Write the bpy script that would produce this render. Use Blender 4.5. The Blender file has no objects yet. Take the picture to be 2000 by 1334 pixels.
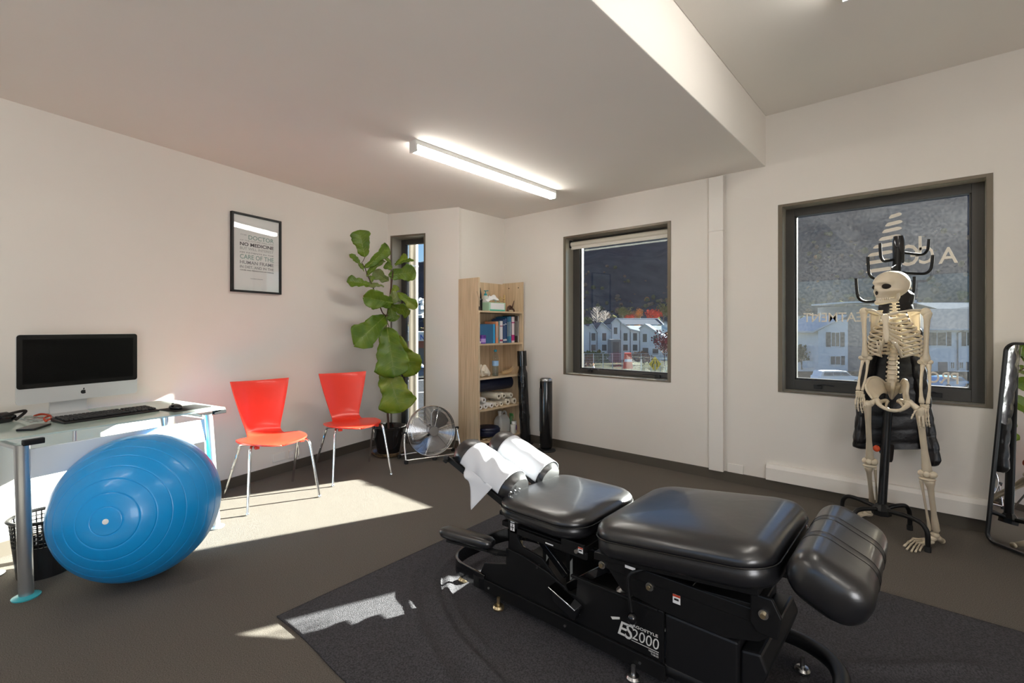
import bpy, math, random
from mathutils import Vector, Matrix, noise
C = bpy.context.scene
COL = C.collection
PI = math.pi
R = math.radians
H = 1.25
FPX, CU, CV = 940.0, 1000.0, 641.0
A_ = (.7512, -.6601); B_ = (.6601, .7512)

# ---------------- camera ----------------
cam = bpy.data.cameras.new('camera'); camo = bpy.data.objects.new('camera', cam); COL.objects.link(camo)
camo.location = (0, 0, H); camo.rotation_euler = (R(90), 0, math.atan2(.6601, .7512))
cam.sensor_width = 36; cam.lens = FPX / 2000 * 36; cam.shift_y = -.013; cam.clip_end = 4000
C.camera = camo
# ---------------- world, sun, exposure ----------------
SUN_DIR = Vector((-.378, -1, -.372 * math.sqrt(1 + .378 ** 2))).normalized()
wd = bpy.data.worlds.new('sky'); C.world = wd; wd.use_nodes = True
nt = wd.node_tree; bg = nt.nodes['Background']
sky = nt.nodes.new('ShaderNodeTexSky'); sky.sky_type = 'NISHITA'; sky.sun_disc = False
sky.sun_elevation = R(24); sky.sun_rotation = math.atan2(.378, 1); sky.air_density = 1.3; sky.dust_density = .3; sky.ozone_density = 2.0
tint = nt.nodes.new('ShaderNodeMix'); tint.data_type = 'RGBA'; tint.blend_type = 'MULTIPLY'; tint.inputs[0].default_value = 1; tint.inputs[7].default_value = (.80, .95, 1.28, 1)
nt.links.new(sky.outputs[0], tint.inputs[6]); nt.links.new(tint.outputs[2], bg.inputs[0]); bg.inputs[1].default_value = .14
sl = bpy.data.lights.new('sun', 'SUN'); so = bpy.data.objects.new('sun', sl); COL.objects.link(so)
so.rotation_euler = SUN_DIR.to_track_quat('-Z', 'Y').to_euler(); sl.energy = 70; sl.angle = R(.6); sl.color = (1, .95, .87)
so.location = (6, 20, 12)
al = bpy.data.lights.new('added_fill_light', 'AREA'); ao = bpy.data.objects.new('added_fill_light', al); COL.objects.link(ao)
al.shape = 'RECTANGLE'; al.size = 2.6; al.size_y = 1.3; al.energy = 125; al.color = (.96, .97, 1.0)  # added fill light lifting walls and ceiling; the wall has no window here
ao.location = (2.22, -.9, 1.5); ao.rotation_euler = Vector((-1, .15, .60)).to_track_quat('-Z', 'Z').to_euler()
v = C.view_settings
C.display_settings.display_device = 'sRGB'
v.view_transform = 'Standard'; v.look = 'None'; v.gamma = 1; v.use_curve_mapping = False; v.exposure = 0
C.cycles.max_bounces = 10; C.cycles.diffuse_bounces = 6; C.cycles.glossy_bounces = 5; C.cycles.transparent_max_bounces = 24
C.cycles.sample_clamp_indirect = 6; C.cycles.use_denoising = True
C.cycles.caustics_reflective = False; C.cycles.caustics_refractive = False
LAMP_POWER = 26.0      # radiant strength of the batten diffusers

# ---------------- geometry helpers ----------------
def w2(xc, yc): return (A_[0]*xc + A_[1]*yc, B_[0]*xc + B_[1]*yc)
def at(u, v_, Y):
    p = w2((u-CU)/FPX*Y, Y); return Vector((p[0], p[1], H-(v_-CV)/FPX*Y))
def atz(u, v_, z): return at(u, v_, FPX*(H-z)/(v_-CV))
def atx(u, v_, x):
    d = (u-CU)/FPX; return at(u, v_, x/(A_[0]*d+A_[1]))
def aty(u, v_, y):
    d = (u-CU)/FPX; return at(u, v_, y/(B_[0]*d+B_[1]))
def lerp(a, b, t): return a+(b-a)*t
def sst(a, b, x):
    t = max(0, min(1, (x-a)/(b-a))); return t*t*(3-2*t)
def interp(tab, x):
    if x <= tab[0][0]: return tab[0][1]
    for (a, fa), (b, fb) in zip(tab, tab[1:]):
        if x <= b: return fa+(fb-fa)*(x-a)/(b-a)
    return tab[-1][1]
def catmull(pts, n=6):
    P = [Vector(p) for p in pts]; out = []
    for i in range(len(P)-1):
        p0 = P[max(i-1, 0)]; p1 = P[i]; p2 = P[i+1]; p3 = P[min(i+2, len(P)-1)]
        for k in range(n):
            t = k/n
            out.append(.5*((2*p1)+(p2-p0)*t+(2*p0-5*p1+4*p2-p3)*t*t+(3*p1-p0-3*p2+p3)*t**3))
    out.append(P[-1]); return out
def resample(vals, m):
    n = len(vals)-1
    out = []
    for i in range(m):
        t = i/(m-1)*n; k = min(int(t), n-1); out.append(lerp(vals[k], vals[k+1], t-k))
    return out

class MB:
    def __init__(s): s.v = []; s.f = []
    def add(s, vs, fs):
        o = len(s.v); s.v += [Vector(q) for q in vs]; s.f += [tuple(i+o for i in f) for f in fs]; return s
    def box(s, c, d, rz=0, m=None):
        x, y, z = d[0]/2, d[1]/2, d[2]/2
        vs = [Vector((a*x, b*y, e*z)) for a in (-1, 1) for b in (-1, 1) for e in (-1, 1)]
        mm = Matrix.Translation(Vector(c)) @ (m if m is not None else Matrix.Rotation(rz, 4, 'Z'))
        return s.add([mm @ q for q in vs], [(0, 1, 3, 2), (4, 6, 7, 5), (0, 4, 5, 1), (2, 3, 7, 6), (0, 2, 6, 4), (1, 5, 7, 3)])
    def bb(s, a, b):
        return s.box([(a[i]+b[i])/2 for i in range(3)], [abs(a[i]-b[i]) for i in range(3)])
    def prism(s, poly, vec):
        n = len(poly); vec = Vector(vec); p = [Vector(q) for q in poly]
        fs = [tuple(range(n))[::-1], tuple(range(n, 2*n))]+[(i, (i+1) % n, n+(i+1) % n, n+i) for i in range(n)]
        return s.add(p+[q+vec for q in p], fs)
    def loft(s, rings, caps=True, closed=True):
        n = len(rings[0]); o = len(s.v); vs = []; fs = []
        for r in rings: vs += [Vector(q) for q in r]
        m = n if closed else n-1
        for i in range(len(rings)-1):
            for j in range(m):
                a = i*n+j; b = i*n+(j+1) % n; fs.append((a, b, b+n, a+n))
        if caps and closed:
            for k, rev in ((0, True), (len(rings)-1, False)):
                c = sum((Vector(q) for q in rings[k]), Vector())/n; vs.append(c); ci = len(vs)-1
                for j in range(n):
                    a = k*n+j; b = k*n+(j+1) % n
                    fs.append((ci, b, a) if rev else (ci, a, b))
        return s.add(vs, fs)
    def tube(s, pts, r, n=8, closed=False, caps=True, flat=1.0, up=None):
        P = [Vector(p) for p in pts]; m = len(P)
        rr = r if isinstance(r, (list, tuple)) else [r]*m
        if len(rr) != m: rr = resample(list(rr), m)
        t0 = (P[1]-P[0]).normalized()
        ref = Vector(up) if up else (Vector((0, 0, 1)) if abs(t0.z) < .9 else Vector((1, 0, 0)))
        nn = (ref-t0*ref.dot(t0)).normalized(); rings = []
        for i in range(m):
            if closed: t = (P[(i+1) % m]-P[i-1]).normalized()
            else: t = (P[min(i+1, m-1)]-P[max(i-1, 0)]).normalized()
            nn = (nn-t*nn.dot(t)); nn = nn.normalized() if nn.length > 1e-6 else Vector((1, 0, 0)); bb = t.cross(nn)
            rings.append([P[i]+rr[i]*(math.cos(2*PI*k/n)*nn+flat*math.sin(2*PI*k/n)*bb) for k in range(n)])
        if closed:
            rings.append(rings[0]); return s.loft(rings, caps=False)
        return s.loft(rings, caps=caps)
    def cyl(s, a, b, r0, r1=None, n=20):
        return s.tube([a, b], [r0, r0 if r1 is None else r1], n)
    def lathe(s, prof, c=(0, 0, 0), n=28, m=None):
        mm = Matrix.Translation(Vector(c)) @ (m if m is not None else Matrix.Identity(4))
        rings = [[mm @ Vector((r*math.cos(2*PI*k/n), r*math.sin(2*PI*k/n), z)) for k in range(n)] for r, z in prof]
        return s.loft(rings)
    def ell(s, c, rad, n=16, m=None, fn=None):
        mm = Matrix.Translation(Vector(c)) @ (m if m is not None else Matrix.Identity(4)); rings = []
        for i in range(n+1):
            th = max(1e-3, min(PI-1e-3, PI*i/n)); ring = []
            for k in range(2*n):
                ph = 2*PI*k/(2*n)
                d = Vector((math.sin(th)*math.cos(ph), math.sin(th)*math.sin(ph), -math.cos(th)))
                p = Vector((d.x*rad[0], d.y*rad[1], d.z*rad[2]))
                if fn: p = fn(p, d)
                ring.append(mm @ p)
            rings.append(ring)
        return s.loft(rings, caps=False)
    def grid(s, fn, nu, nv, thick=None):
        vs = [Vector(fn(i/nu, j/nv)) for i in range(nu+1) for j in range(nv+1)]
        fs = [(i*(nv+1)+j, (i+1)*(nv+1)+j, (i+1)*(nv+1)+j+1, i*(nv+1)+j+1) for i in range(nu) for j in range(nv)]
        return s.add(vs, fs)

XF = {}
def setp(o, label=None, cat=None, group=None, kind=None):
    if label: o['label'] = label
    if cat: o['category'] = cat
    if group: o['group'] = group
    if kind: o['kind'] = kind
    return o
def T(name, label, cat, loc=(0, 0, 0), rz=0, group=None, kind=None, rot=None):
    o = bpy.data.objects.new(name, None); COL.objects.link(o); o.empty_display_size = .1
    o.location = loc; o.rotation_euler = rot if rot else (0, 0, rz)
    XF[o] = Matrix.Translation(Vector(loc)) @ o.rotation_euler.to_matrix().to_4x4()
    return setp(o, label, cat, group, kind)
def P(mb, name, mat, parent=None, world=False, smooth=40, bevel=0, label=None, cat=None, group=None, kind=None, seg=2, solid=0, sub=0, loc=None):
    me = bpy.data.meshes.new(name)
    vs = mb.v
    if world and parent is not None:
        inv = XF[parent].inverted(); vs = [inv @ q for q in vs]
    base = Vector((0, 0, 0))
    if parent is None and loc != 0:
        xs = [q.x for q in vs]; ys = [q.y for q in vs]; zs = [q.z for q in vs]
        base = Vector(((min(xs)+max(xs))/2, (min(ys)+max(ys))/2, min(zs))); vs = [q-base for q in vs]
    me.from_pydata([tuple(q) for q in vs], [], mb.f); me.validate(); me.update()
    import bmesh
    bm = bmesh.new(); bm.from_mesh(me); bmesh.ops.recalc_face_normals(bm, faces=bm.faces); bm.to_mesh(me); bm.free()
    if smooth:
        me.shade_smooth(); me.set_sharp_from_angle(angle=R(smooth))
    o = bpy.data.objects.new(name, me); COL.objects.link(o); me.materials.append(mat)
    o.location = base
    if parent is not None:
        o.parent = parent; XF[o] = XF[parent]
    else: XF[o] = Matrix.Translation(base)
    if solid:
        m = o.modifiers.new('solid', 'SOLIDIFY'); m.thickness = solid; m.offset = 0
    if bevel:
        m = o.modifiers.new('bevel', 'BEVEL'); m.width = bevel; m.segments = seg; m.limit_method = 'ANGLE'; m.angle_limit = R(40)
        if smooth: m.harden_normals = False
    if sub:
        m = o.modifiers.new('sub', 'SUBSURF'); m.levels = sub; m.render_levels = sub
    return setp(o, label, cat, group, kind)
def copy_tree(o, parent=None):
    c = o.copy(); COL.objects.link(c); c.parent = parent
    for ch in [x for x in list(bpy.data.objects) if x.parent == o]: copy_tree(ch, c)
    return c
def text_mesh(s, size=1.0, ext=.001, align='LEFT', bold=0.0, space=1.0):
    cu = bpy.data.curves.new('t', 'FONT'); cu.body = s; cu.size = size; cu.extrude = ext; cu.align_x = align; cu.offset = bold; cu.space_character = space; cu.resolution_u = 3
    ob = bpy.data.objects.new('t', cu); COL.objects.link(ob)
    dg = bpy.context.evaluated_depsgraph_get(); me = bpy.data.meshes.new_from_object(ob.evaluated_get(dg))
    mb = MB(); mb.v = [q.co.copy() for q in me.vertices]; mb.f = [tuple(p.vertices) for p in me.polygons]
    bpy.data.objects.remove(ob); bpy.data.curves.remove(cu); bpy.data.meshes.remove(me)
    return mb
def fit_text(s, w, h, m, ext=.0006, bold=0.0, space=1.0):
    "text scaled to a width and cap height, laid with matrix m (x right, y up)"
    t = text_mesh(s, 1, 0, 'LEFT', bold, space)
    xs = [q.x for q in t.v]; ys = [q.y for q in t.v]; x0, x1, y0, y1 = min(xs), max(xs), min(ys), max(ys)
    sx = w/(x1-x0) if w else h/(y1-y0); sy = h/(y1-y0)
    out = MB(); pts = [Vector(((q.x-x0)*sx, (q.y-y0)*sy, 0)) for q in t.v]; n = len(pts)
    out.v = [m @ q for q in pts]+[m @ (q+Vector((0, 0, ext))) for q in pts]
    out.f = list(t.f)+[tuple(i+n for i in f[::-1]) for f in t.f]
    return out
def frame(o, x, y, z=None):
    x = Vector(x).normalized(); y = Vector(y).normalized(); z = x.cross(y) if z is None else Vector(z)
    return Matrix(((x.x, y.x, z.x, o[0]), (x.y, y.y, z.y, o[1]), (x.z, y.z, z.z, o[2]), (0, 0, 0, 1)))
def rrect(L, W, r, n=6, z=0, cx=0, cy=0):
    out = []
    for qx, qy, a0 in ((1, 1, 0), (-1, 1, 90), (-1, -1, 180), (1, -1, 270)):
        for k in range(n+1):
            a = R(a0+90*k/n); out.append(Vector((cx+qx*(L/2-r)+r*math.cos(a), cy+qy*(W/2-r)+r*math.sin(a), z)))
    return out
def pad(L, W, r, prof, n=7, xf=None):
    "stack of rounded rectangles: prof = (inset, z)"
    rings = [rrect(max(L-2*i, .01), max(W-2*i, .01), max(r-i*.8, .004), n, z) for i, z in prof]
    if xf: rings = [[xf(q) for q in g] for g in rings]
    return rings

# ---------------- materials ----------------
MATS = {}
def mat(name, col, rough=.6, metal=0, spec=.5, bump=0, bscale=80, var=0, vscale=4, col2=None, coat=0, trans=0, emit=None, estr=0, sss=0, detail=6, aniso=None):
    if name in MATS: return MATS[name]
    m = bpy.data.materials.new(name); m.use_nodes = True; nt = m.node_tree; b = nt.nodes['Principled BSDF']
    b.inputs['Base Color'].default_value = (*col, 1); b.inputs['Roughness'].default_value = rough; b.inputs['Metallic'].default_value = metal
    b.inputs['Specular IOR Level'].default_value = spec; b.inputs['Coat Weight'].default_value = coat
    b.inputs['Coat Roughness'].default_value = .08
    if trans: b.inputs['Transmission Weight'].default_value = trans
    if sss:
        b.inputs['Subsurface Weight'].default_value = sss; b.inputs['Subsurface Radius'].default_value = (.01, .008, .005)
    if emit: b.inputs['Emission Color'].default_value = (*emit, 1); b.inputs['Emission Strength'].default_value = estr
    tc = nt.nodes.new('ShaderNodeTexCoord')
    mp = nt.nodes.new('ShaderNodeMapping'); nt.links.new(tc.outputs['Object'], mp.inputs[0])
    if aniso: mp.inputs['Scale'].default_value = aniso
    if var or col2:
        nz = nt.nodes.new('ShaderNodeTexNoise'); nz.inputs['Scale'].default_value = vscale; nz.inputs['Detail'].default_value = detail
        nt.links.new(mp.outputs[0], nz.inputs['Vector'])
        mx = nt.nodes.new('ShaderNodeMix'); mx.data_type = 'RGBA'
        c2 = col2 if col2 else tuple(c*(1-var) for c in col)
        mx.inputs[6].default_value = (*col, 1); mx.inputs[7].default_value = (*c2, 1)
        rp = nt.nodes.new('ShaderNodeMapRange'); rp.inputs[1].default_value = .35; rp.inputs[2].default_value = .65
        nt.links.new(nz.outputs[0], rp.inputs[0]); nt.links.new(rp.outputs[0], mx.inputs[0]); nt.links.new(mx.outputs[2], b.inputs['Base Color'])
    if bump:
        nb = nt.nodes.new('ShaderNodeTexNoise'); nb.inputs['Scale'].default_value = bscale; nb.inputs['Detail'].default_value = 4
        nt.links.new(mp.outputs[0], nb.inputs['Vector'])
        bp = nt.nodes.new('ShaderNodeBump'); bp.inputs['Strength'].default_value = bump; bp.inputs['Distance'].default_value = .01
        nt.links.new(nb.outputs[0], bp.inputs['Height']); nt.links.new(bp.outputs[0], b.inputs['Normal'])
    MATS[name] = m; return m
def pane_mat(name, dirt=0.0, tint=(.93, .97, .97), refl=.06):
    m = bpy.data.materials.new(name); m.use_nodes = True; nt = m.node_tree; nt.nodes.clear()
    out = nt.nodes.new('ShaderNodeOutputMaterial'); tr = nt.nodes.new('ShaderNodeBsdfTransparent'); tr.inputs[0].default_value = (*tint, 1)
    gl = nt.nodes.new('ShaderNodeBsdfGlossy'); gl.inputs['Roughness'].default_value = .01
    lw = nt.nodes.new('ShaderNodeLayerWeight'); lw.inputs[0].default_value = .5
    pw = nt.nodes.new('ShaderNodeMath'); pw.operation = 'POWER'; pw.inputs[1].default_value = 5; nt.links.new(lw.outputs['Facing'], pw.inputs[0])
    fr = nt.nodes.new('ShaderNodeMath'); fr.operation = 'MULTIPLY_ADD'; fr.inputs[1].default_value = .6; fr.inputs[2].default_value = .035; nt.links.new(pw.outputs[0], fr.inputs[0])
    mx = nt.nodes.new('ShaderNodeMixShader'); nt.links.new(fr.outputs[0], mx.inputs[0]); nt.links.new(tr.outputs[0], mx.inputs[1]); nt.links.new(gl.outputs[0], mx.inputs[2])
    last = mx
    if dirt:
        tc = nt.nodes.new('ShaderNodeTexCoord'); nz = nt.nodes.new('ShaderNodeTexNoise'); nz.inputs['Scale'].default_value = 60; nz.inputs['Detail'].default_value = 8
        nt.links.new(tc.outputs['Object'], nz.inputs['Vector'])
        n2 = nt.nodes.new('ShaderNodeTexNoise'); n2.inputs['Scale'].default_value = 2.2; nt.links.new(tc.outputs['Object'], n2.inputs['Vector'])
        mul = nt.nodes.new('ShaderNodeMath'); mul.operation = 'MULTIPLY'; nt.links.new(nz.outputs[0], mul.inputs[0]); nt.links.new(n2.outputs[0], mul.inputs[1])
        mr = nt.nodes.new('ShaderNodeMapRange'); mr.inputs[1].default_value = .12; mr.inputs[2].default_value = .42; mr.inputs[3].default_value = dirt*.25; mr.inputs[4].default_value = dirt
        nt.links.new(mul.outputs[0], mr.inputs[0])
        tl = nt.nodes.new('ShaderNodeBsdfTranslucent'); tl.inputs[0].default_value = (.85, .85, .85, 1)
        m2 = nt.nodes.new('ShaderNodeMixShader'); nt.links.new(mr.outputs[0], m2.inputs[0]); nt.links.new(mx.outputs[0], m2.inputs[1]); nt.links.new(tl.outputs[0], m2.inputs[2]); last = m2
    nt.links.new(last.outputs[0], out.inputs[0]); MATS[name] = m; return m
def wood_mat(name, c1, c2, axis='Z', scale=1.0, rough=.55):
    m = bpy.data.materials.new(name); m.use_nodes = True; nt = m.node_tree; b = nt.nodes['Principled BSDF']; b.inputs['Roughness'].default_value = rough
    tc = nt.nodes.new('ShaderNodeTexCoord'); mp = nt.nodes.new('ShaderNodeMapping'); nt.links.new(tc.outputs['Object'], mp.inputs[0])
    mp.inputs['Scale'].default_value = (60*scale, 60*scale, 2.2*scale) if axis == 'Z' else (60*scale, 2.2*scale, 60*scale)
    nz = nt.nodes.new('ShaderNodeTexNoise'); nz.inputs['Scale'].default_value = 1; nz.inputs['Detail'].default_value = 8; nz.inputs['Distortion'].default_value = .6
    nt.links.new(mp.outputs[0], nz.inputs['Vector'])
    cr = nt.nodes.new('ShaderNodeValToRGB'); cr.color_ramp.elements[0].position = .3; cr.color_ramp.elements[0].color = (*c2, 1); cr.color_ramp.elements[1].position = .65; cr.color_ramp.elements[1].color = (*c1, 1)
    nt.links.new(nz.outputs[0], cr.inputs[0]); nt.links.new(cr.outputs[0], b.inputs['Base Color'])
    MATS[name] = m; return m

m_wall = mat('wall_paint', (.77, .73, .675), .85, bump=.04, bscale=120, var=.03, vscale=1.5)
m_ceil = mat('ceiling_paint', (.84, .80, .745), .9, var=.03, vscale=1)
m_carpet = mat('carpet', (.25, .222, .19), .98, spec=.1, bump=1, bscale=420, var=.45, vscale=260, detail=3)
m_matfelt = mat('felt_mat', (.105, .102, .110), .98, spec=.08, bump=.9, bscale=300, var=.5, vscale=170, detail=4)
m_bronze = mat('bronze_aluminium', (.15, .125, .092), .4, metal=.3, spec=.5)
m_reveal = mat('sunlit_lining', (.55, .51, .42), .28, metal=.5)  # lighter than the casing: sunlight on the reveal is put into the colour
m_sash = mat('dark_sash', (.045, .042, .038), .4, metal=.3)
m_base = mat('baseboard_paint', (.075, .063, .048), .5)
m_white = mat('white_paint', (.80, .77, .72), .45)
m_whitep = mat('white_plastic', (.8, .8, .78), .35)
m_black = mat('black_plastic', (.008, .008, .009), .4, spec=.35)
m_blackr = mat('black_rubber', (.01, .01, .01), .7)
m_gloss = mat('black_gloss', (.008, .008, .009), .12, spec=.6)
m_powder = mat('black_powder_coat', (.007, .007, .0075), .38, spec=.28, bump=.05, bscale=500)
m_vinyl = mat('black_vinyl', (.009, .009, .0105), .30, spec=.85, coat=.12, bump=.12, bscale=9, detail=3)
m_chrome = mat('chrome', (.75, .76, .78), .12, metal=1)
m_steel = mat('brushed_steel', (.5, .5, .5), .3, metal=1)
m_brass = mat('zinc_bolt', (.55, .45, .28), .35, metal=1)
m_red = mat('red_lacquer', (.80, .042, .02), .32, spec=.5, coat=.25)
m_bone = mat('bone_plastic', (.66, .57, .43), .45, sss=.12, var=.12, vscale=9)
m_dark = mat('deep_dark', (.01, .006, .004), .9)
m_paper = mat('paper', (.86, .86, .86), .85, bump=.1, bscale=40)
m_oak = wood_mat('oak', (.70, .54, .36), (.50, .37, .23))
m_oakh = wood_mat('oak_shelf', (.68, .52, .34), (.50, .37, .23), axis='Y')
m_glass = pane_mat('clear_pane', 0.0012)
m_glassd = pane_mat('dusty_pane', 0.0075)
# ================= ROOM =================
AX, AY = -4.54, 3.09; BX, BY = -3.74, 3.39; WY = 4.12; ZL, ZH = 2.51, 2.9; BKX = -.99
RX, FY = 2.3, -2.6           # right wall, wall behind the camera
LS = -.2365
def lwx(y): return -3.84+LS*(y-.13)
LD = Vector((LS, 1, 0)).normalized(); LN = Vector((LD.y, -LD.x, 0))   # along, into room
S = 'structure'
fl = MB().add([(lwx(FY)-.3, FY-.2, 0), (RX+.2, FY-.2, 0), (RX+.2, WY+.2, 0), (BX-.1, WY+.2, 0), (BX-.1, BY+.2, 0), (AX-.3, AY+.1, 0)], [(0, 1, 2, 3, 4, 5)])
fl.prism([(q.x, q.y, -.25) for q in fl.v[:6]], (0, 0, .249))
P(fl, 'floor', m_carpet, kind=S, smooth=0, loc=0)
# ceiling: low part, bulkhead face, high part
cl = MB().prism([(lwx(FY-.2)-.2, FY-.2, ZL), (BKX, FY-.2, ZL), (BKX, WY+.2, ZL), (BX-.1, WY+.2, ZL), (BX-.1, BY+.1, ZL), (AX-.1, AY+.14, ZL), (AX-.2, AY, ZL)], (0, 0, ZH+.25-ZL)).bb((BKX, FY-.2, ZH), (RX+.25, WY+.25, ZH+.25))
P(cl, 'ceiling', m_ceil, kind=S, smooth=0, bevel=.006, loc=0)
# window wall with two openings
W1 = (-2.905, -1.752, .77, 2.2); W2 = (-.903, .265, .762, 2.193)
wb = MB(); y0, y1 = WY, WY+.22
def wallpiece(a, b, z0, z1): wb.bb((a, y0, z0), (b, y1, z1))
wallpiece(BX-.25, W1[0], 0, ZH); wallpiece(W1[1], W2[0], 0, ZH); wallpiece(W2[1], RX+.2, 0, ZH)
for W in (W1, W2): wallpiece(W[0], W[1], 0, W[2]); wallpiece(W[0], W[1], W[3], ZH)
P(wb, 'wall_back', m_wall, kind=S, smooth=0, loc=0)
P(MB().prism([(lwx(FY-.2), FY-.2, 0), (AX, AY, 0), (AX-.22, AY+.05, 0), (lwx(FY-.2)-.25, FY-.2, 0)], (0, 0, ZH)), 'wall_left', m_wall, kind=S, smooth=0, loc=0)
P(MB().prism([(BX, BY, 0), (BX, WY+.2, 0), (BX-.02, 4.88, 0), (BX-.2, 4.88, 0), (BX-.2, BY+.12, 0)], (0, 0, ZH)), 'wall_nib', m_wall, kind=S, smooth=0, loc=0)  # outer fin is unseen, added to keep sun off the slit window
P(MB().bb((RX, FY-.2, 0), (RX+.2, WY+.2, ZH)), 'wall_right', m_wall, kind=S, smooth=0, loc=0)
# wall behind the camera (unseen); wide opening added to let daylight in
wf = MB(); wf.bb((lwx(FY)-.1, FY-.2, 0), (-2.6, FY, ZH)).bb((.9, FY-.2, 0), (RX, FY, ZH)).bb((-2.6, FY-.2, 0), (.9, FY, .9)).bb((-2.6, FY-.2, 2.2), (.9, FY, ZH))
P(wf, 'wall_front', m_wall, kind=S, smooth=0, loc=0)
# alcove wall with slit window; local frame along A->B
AE = Vector((BX-AX, BY-AY, 0)); AL = AE.length; AE.normalize(); AO = Vector((-AE.y, AE.x, 0))
SF = frame((AX, AY, 0), AE, AO)
def sfb(mb, a, b):
    t = MB().bb(a, b); return mb.add([SF @ q for q in t.v], t.f)
S0, S1, SZ0, SZ1 = .035, .475, .10, 2.267
wa = MB(); sfb(wa, (-.25, 0, 0), (S0, .25, ZH)); sfb(wa, (S1, 0, 0), (AL+.02, .25, ZH)); sfb(wa, (S0, 0, 0), (S1, .25, SZ0)); sfb(wa, (S0, 0, SZ1), (S1, .25, ZH))
P(wa, 'wall_alcove', m_wall, kind=S, smooth=0, loc=0)
# baseboards
bl = MB(); a = Vector((lwx(FY), FY, 0)); b = Vector((AX, AY, 0))
bl.prism([a, b, b+LN*.012, a+LN*.012], (0, 0, .08)); P(bl, 'baseboard_left', m_base, kind=S, smooth=0, loc=0)
P(MB().bb((BX, WY-.012, 0), (RX, WY, .08)), 'baseboard_back', m_base, kind=S, smooth=0, loc=0)
bb_ = MB(); sfb(bb_, (0, -.012, 0), (AL, 0, .08)); P(bb_, 'baseboard_alcove', m_base, kind=S, smooth=0, loc=0)
P(MB().bb((BX, BY, 0), (BX+.012, WY-.012, .08)), 'baseboard_nib', m_base, kind=S, smooth=0, loc=0)
# trims
tr = MB().bb((-1.413, WY-.035, .075), (-1.298, WY, 2.045)).bb((-1.409, WY-.032, 2.045), (-1.302, WY, 2.05)).bb((-1.413, WY-.035, 2.05), (-1.298, WY, 2.498)).bb((-1.286, WY-.006, .08), (-1.280, WY, 2.505))
P(tr, 'trim_1', m_white, kind=S, smooth=0, bevel=.005, loc=0)
t2 = MB().prism([(-.981, WY, .083), (-.981, WY-.04, .083), (-.981, WY-.04, .175), (-.981, WY-.028, .203), (-.981, WY, .206)], (1.55, 0, 0))
P(t2, 'trim_2', m_white, kind=S, smooth=0, bevel=.003, loc=0)
P(MB().bb((-.981, WY-.018, .078), (.57, WY, .083)), 'trim_3', m_white, kind=S, smooth=0, loc=0)

def outlet(name, c, xd, nd, w, h, label, sw=0):
    f_ = frame(c, xd, (0, 0, 1), nd); t = T(name, label, 'wall outlet', c)
    b = MB().box((0, 0, .005), (w, h, .01)); b.v = [f_ @ q for q in b.v]; P(b, 'plate', m_white, t, True, bevel=.002)
    for sx in ((-.025, .025) if sw else ()):
        b = MB().box((sx, .01, .011), (.014, .022, .004)); b.v = [f_ @ q for q in b.v]; P(b, 'rocker', m_whitep, t, True, bevel=.001)
outlet('cable_box', (-1.213, WY-.0, .115), (-1, 0, 0), (0, -1, 0), .122, .07, 'small white outlet box above the baseboard, right of the tall white duct')
for uu, sw, lb in ((536, 0, 'blank white wall plate above baseboard behind the nearer red chair'), (562, 1, 'white double wall socket above baseboard behind the red chairs')):
    y = {536: 1.78, 562: 1.93}[uu]
    outlet('wall_socket', (lwx(y), y, .145), (-LD.x, -LD.y, 0), tuple(LN), .115, .07, lb, sw)

# ---- windows ----
def window(name, W, reveal, bars, glassm, label):
    t = T(name, label, 'window', ((W[0]+W[1])/2, WY, W[2]), kind=S)
    x0, x1, z0, z1 = W; c = MB(); k = .03; yy = WY-.006
    # face ring and reveal lining
    for i, (a, b) in enumerate((((x0+k, yy, z0), (x1-k, WY+reveal, z0+k*.5)), ((x0+k, yy, z1-k*.7), (x1-k, WY+reveal, z1)), ((x0, yy, z0), (x0+k, WY+reveal, z1)), ((x1-k, yy, z0), (x1, WY+reveal, z1)))):
        c.bb(a, (b[0], WY+.004, b[2]))
        P(MB().bb((a[0], WY+.004, a[2]), b), ('sill', 'head_lining', 'side_lining', 'side_lining')[i], m_reveal, t, True, smooth=0)
    P(c, 'casing', m_bronze, t, True, smooth=0, bevel=.0015)
    bl_, br, bb2, bt = bars; ya, yb = WY+reveal-.03, WY+reveal+.03; f = MB()
    X0, X1, Z0, Z1 = x0+k, x1-k, z0+k*.5, z1-k*.7
    f.bb((X0, ya, Z0), (X0+bl_, yb, Z1)).bb((X1-br, ya, Z0), (X1, yb, Z1)).bb((X0+bl_, ya, Z0), (X1-br, yb, Z0+bb2)).bb((X0+bl_, ya, Z1-bt), (X1-br, yb, Z1))
    # inner stop
    f.bb((X0+bl_, ya+.02, Z0+bb2), (X0+bl_+.01, yb, Z1-bt)).bb((X1-br-.01, ya+.02, Z0+bb2), (X1-br, yb, Z1-bt)).bb((X0+bl_+.01, ya+.02, Z0+bb2), (X1-br-.01, yb, Z0+bb2+.01))
    P(f, 'sash', m_sash, t, True, smooth=0, bevel=.002)
    P(MB().bb((X0+bl_, WY+reveal+.004, Z0+bb2), (X1-br, WY+reveal+.010, Z1-bt)), 'pane', glassm, t, True, smooth=0)
    return t, (X0+bl_, X1-br, Z0+bb2, Z1-bt)
w1, g1 = window('window_1', W1, .16, (.085, .03, .045, .05), m_glass, 'square window in a bronze frame with a rolled-up blind, left of the tall duct')
w2_, g2 = window('window_2', W2, .14, (.06, .06, .08, .06), m_glassd, 'larger bronze-framed window with white lettering on the glass behind the skeleton')
def stay(t, x, y, z, ln=.11):
    b = MB().box((x, y, z), (.05, .018, .03)).tube([(x, y-.01, z+.012), (x+ln*.3, y-.022, z+.02), (x+ln, y-.022, z+.014)], .005, 8)
    P(b, 'window_latch', m_black, t, True, bevel=.002)
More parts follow.
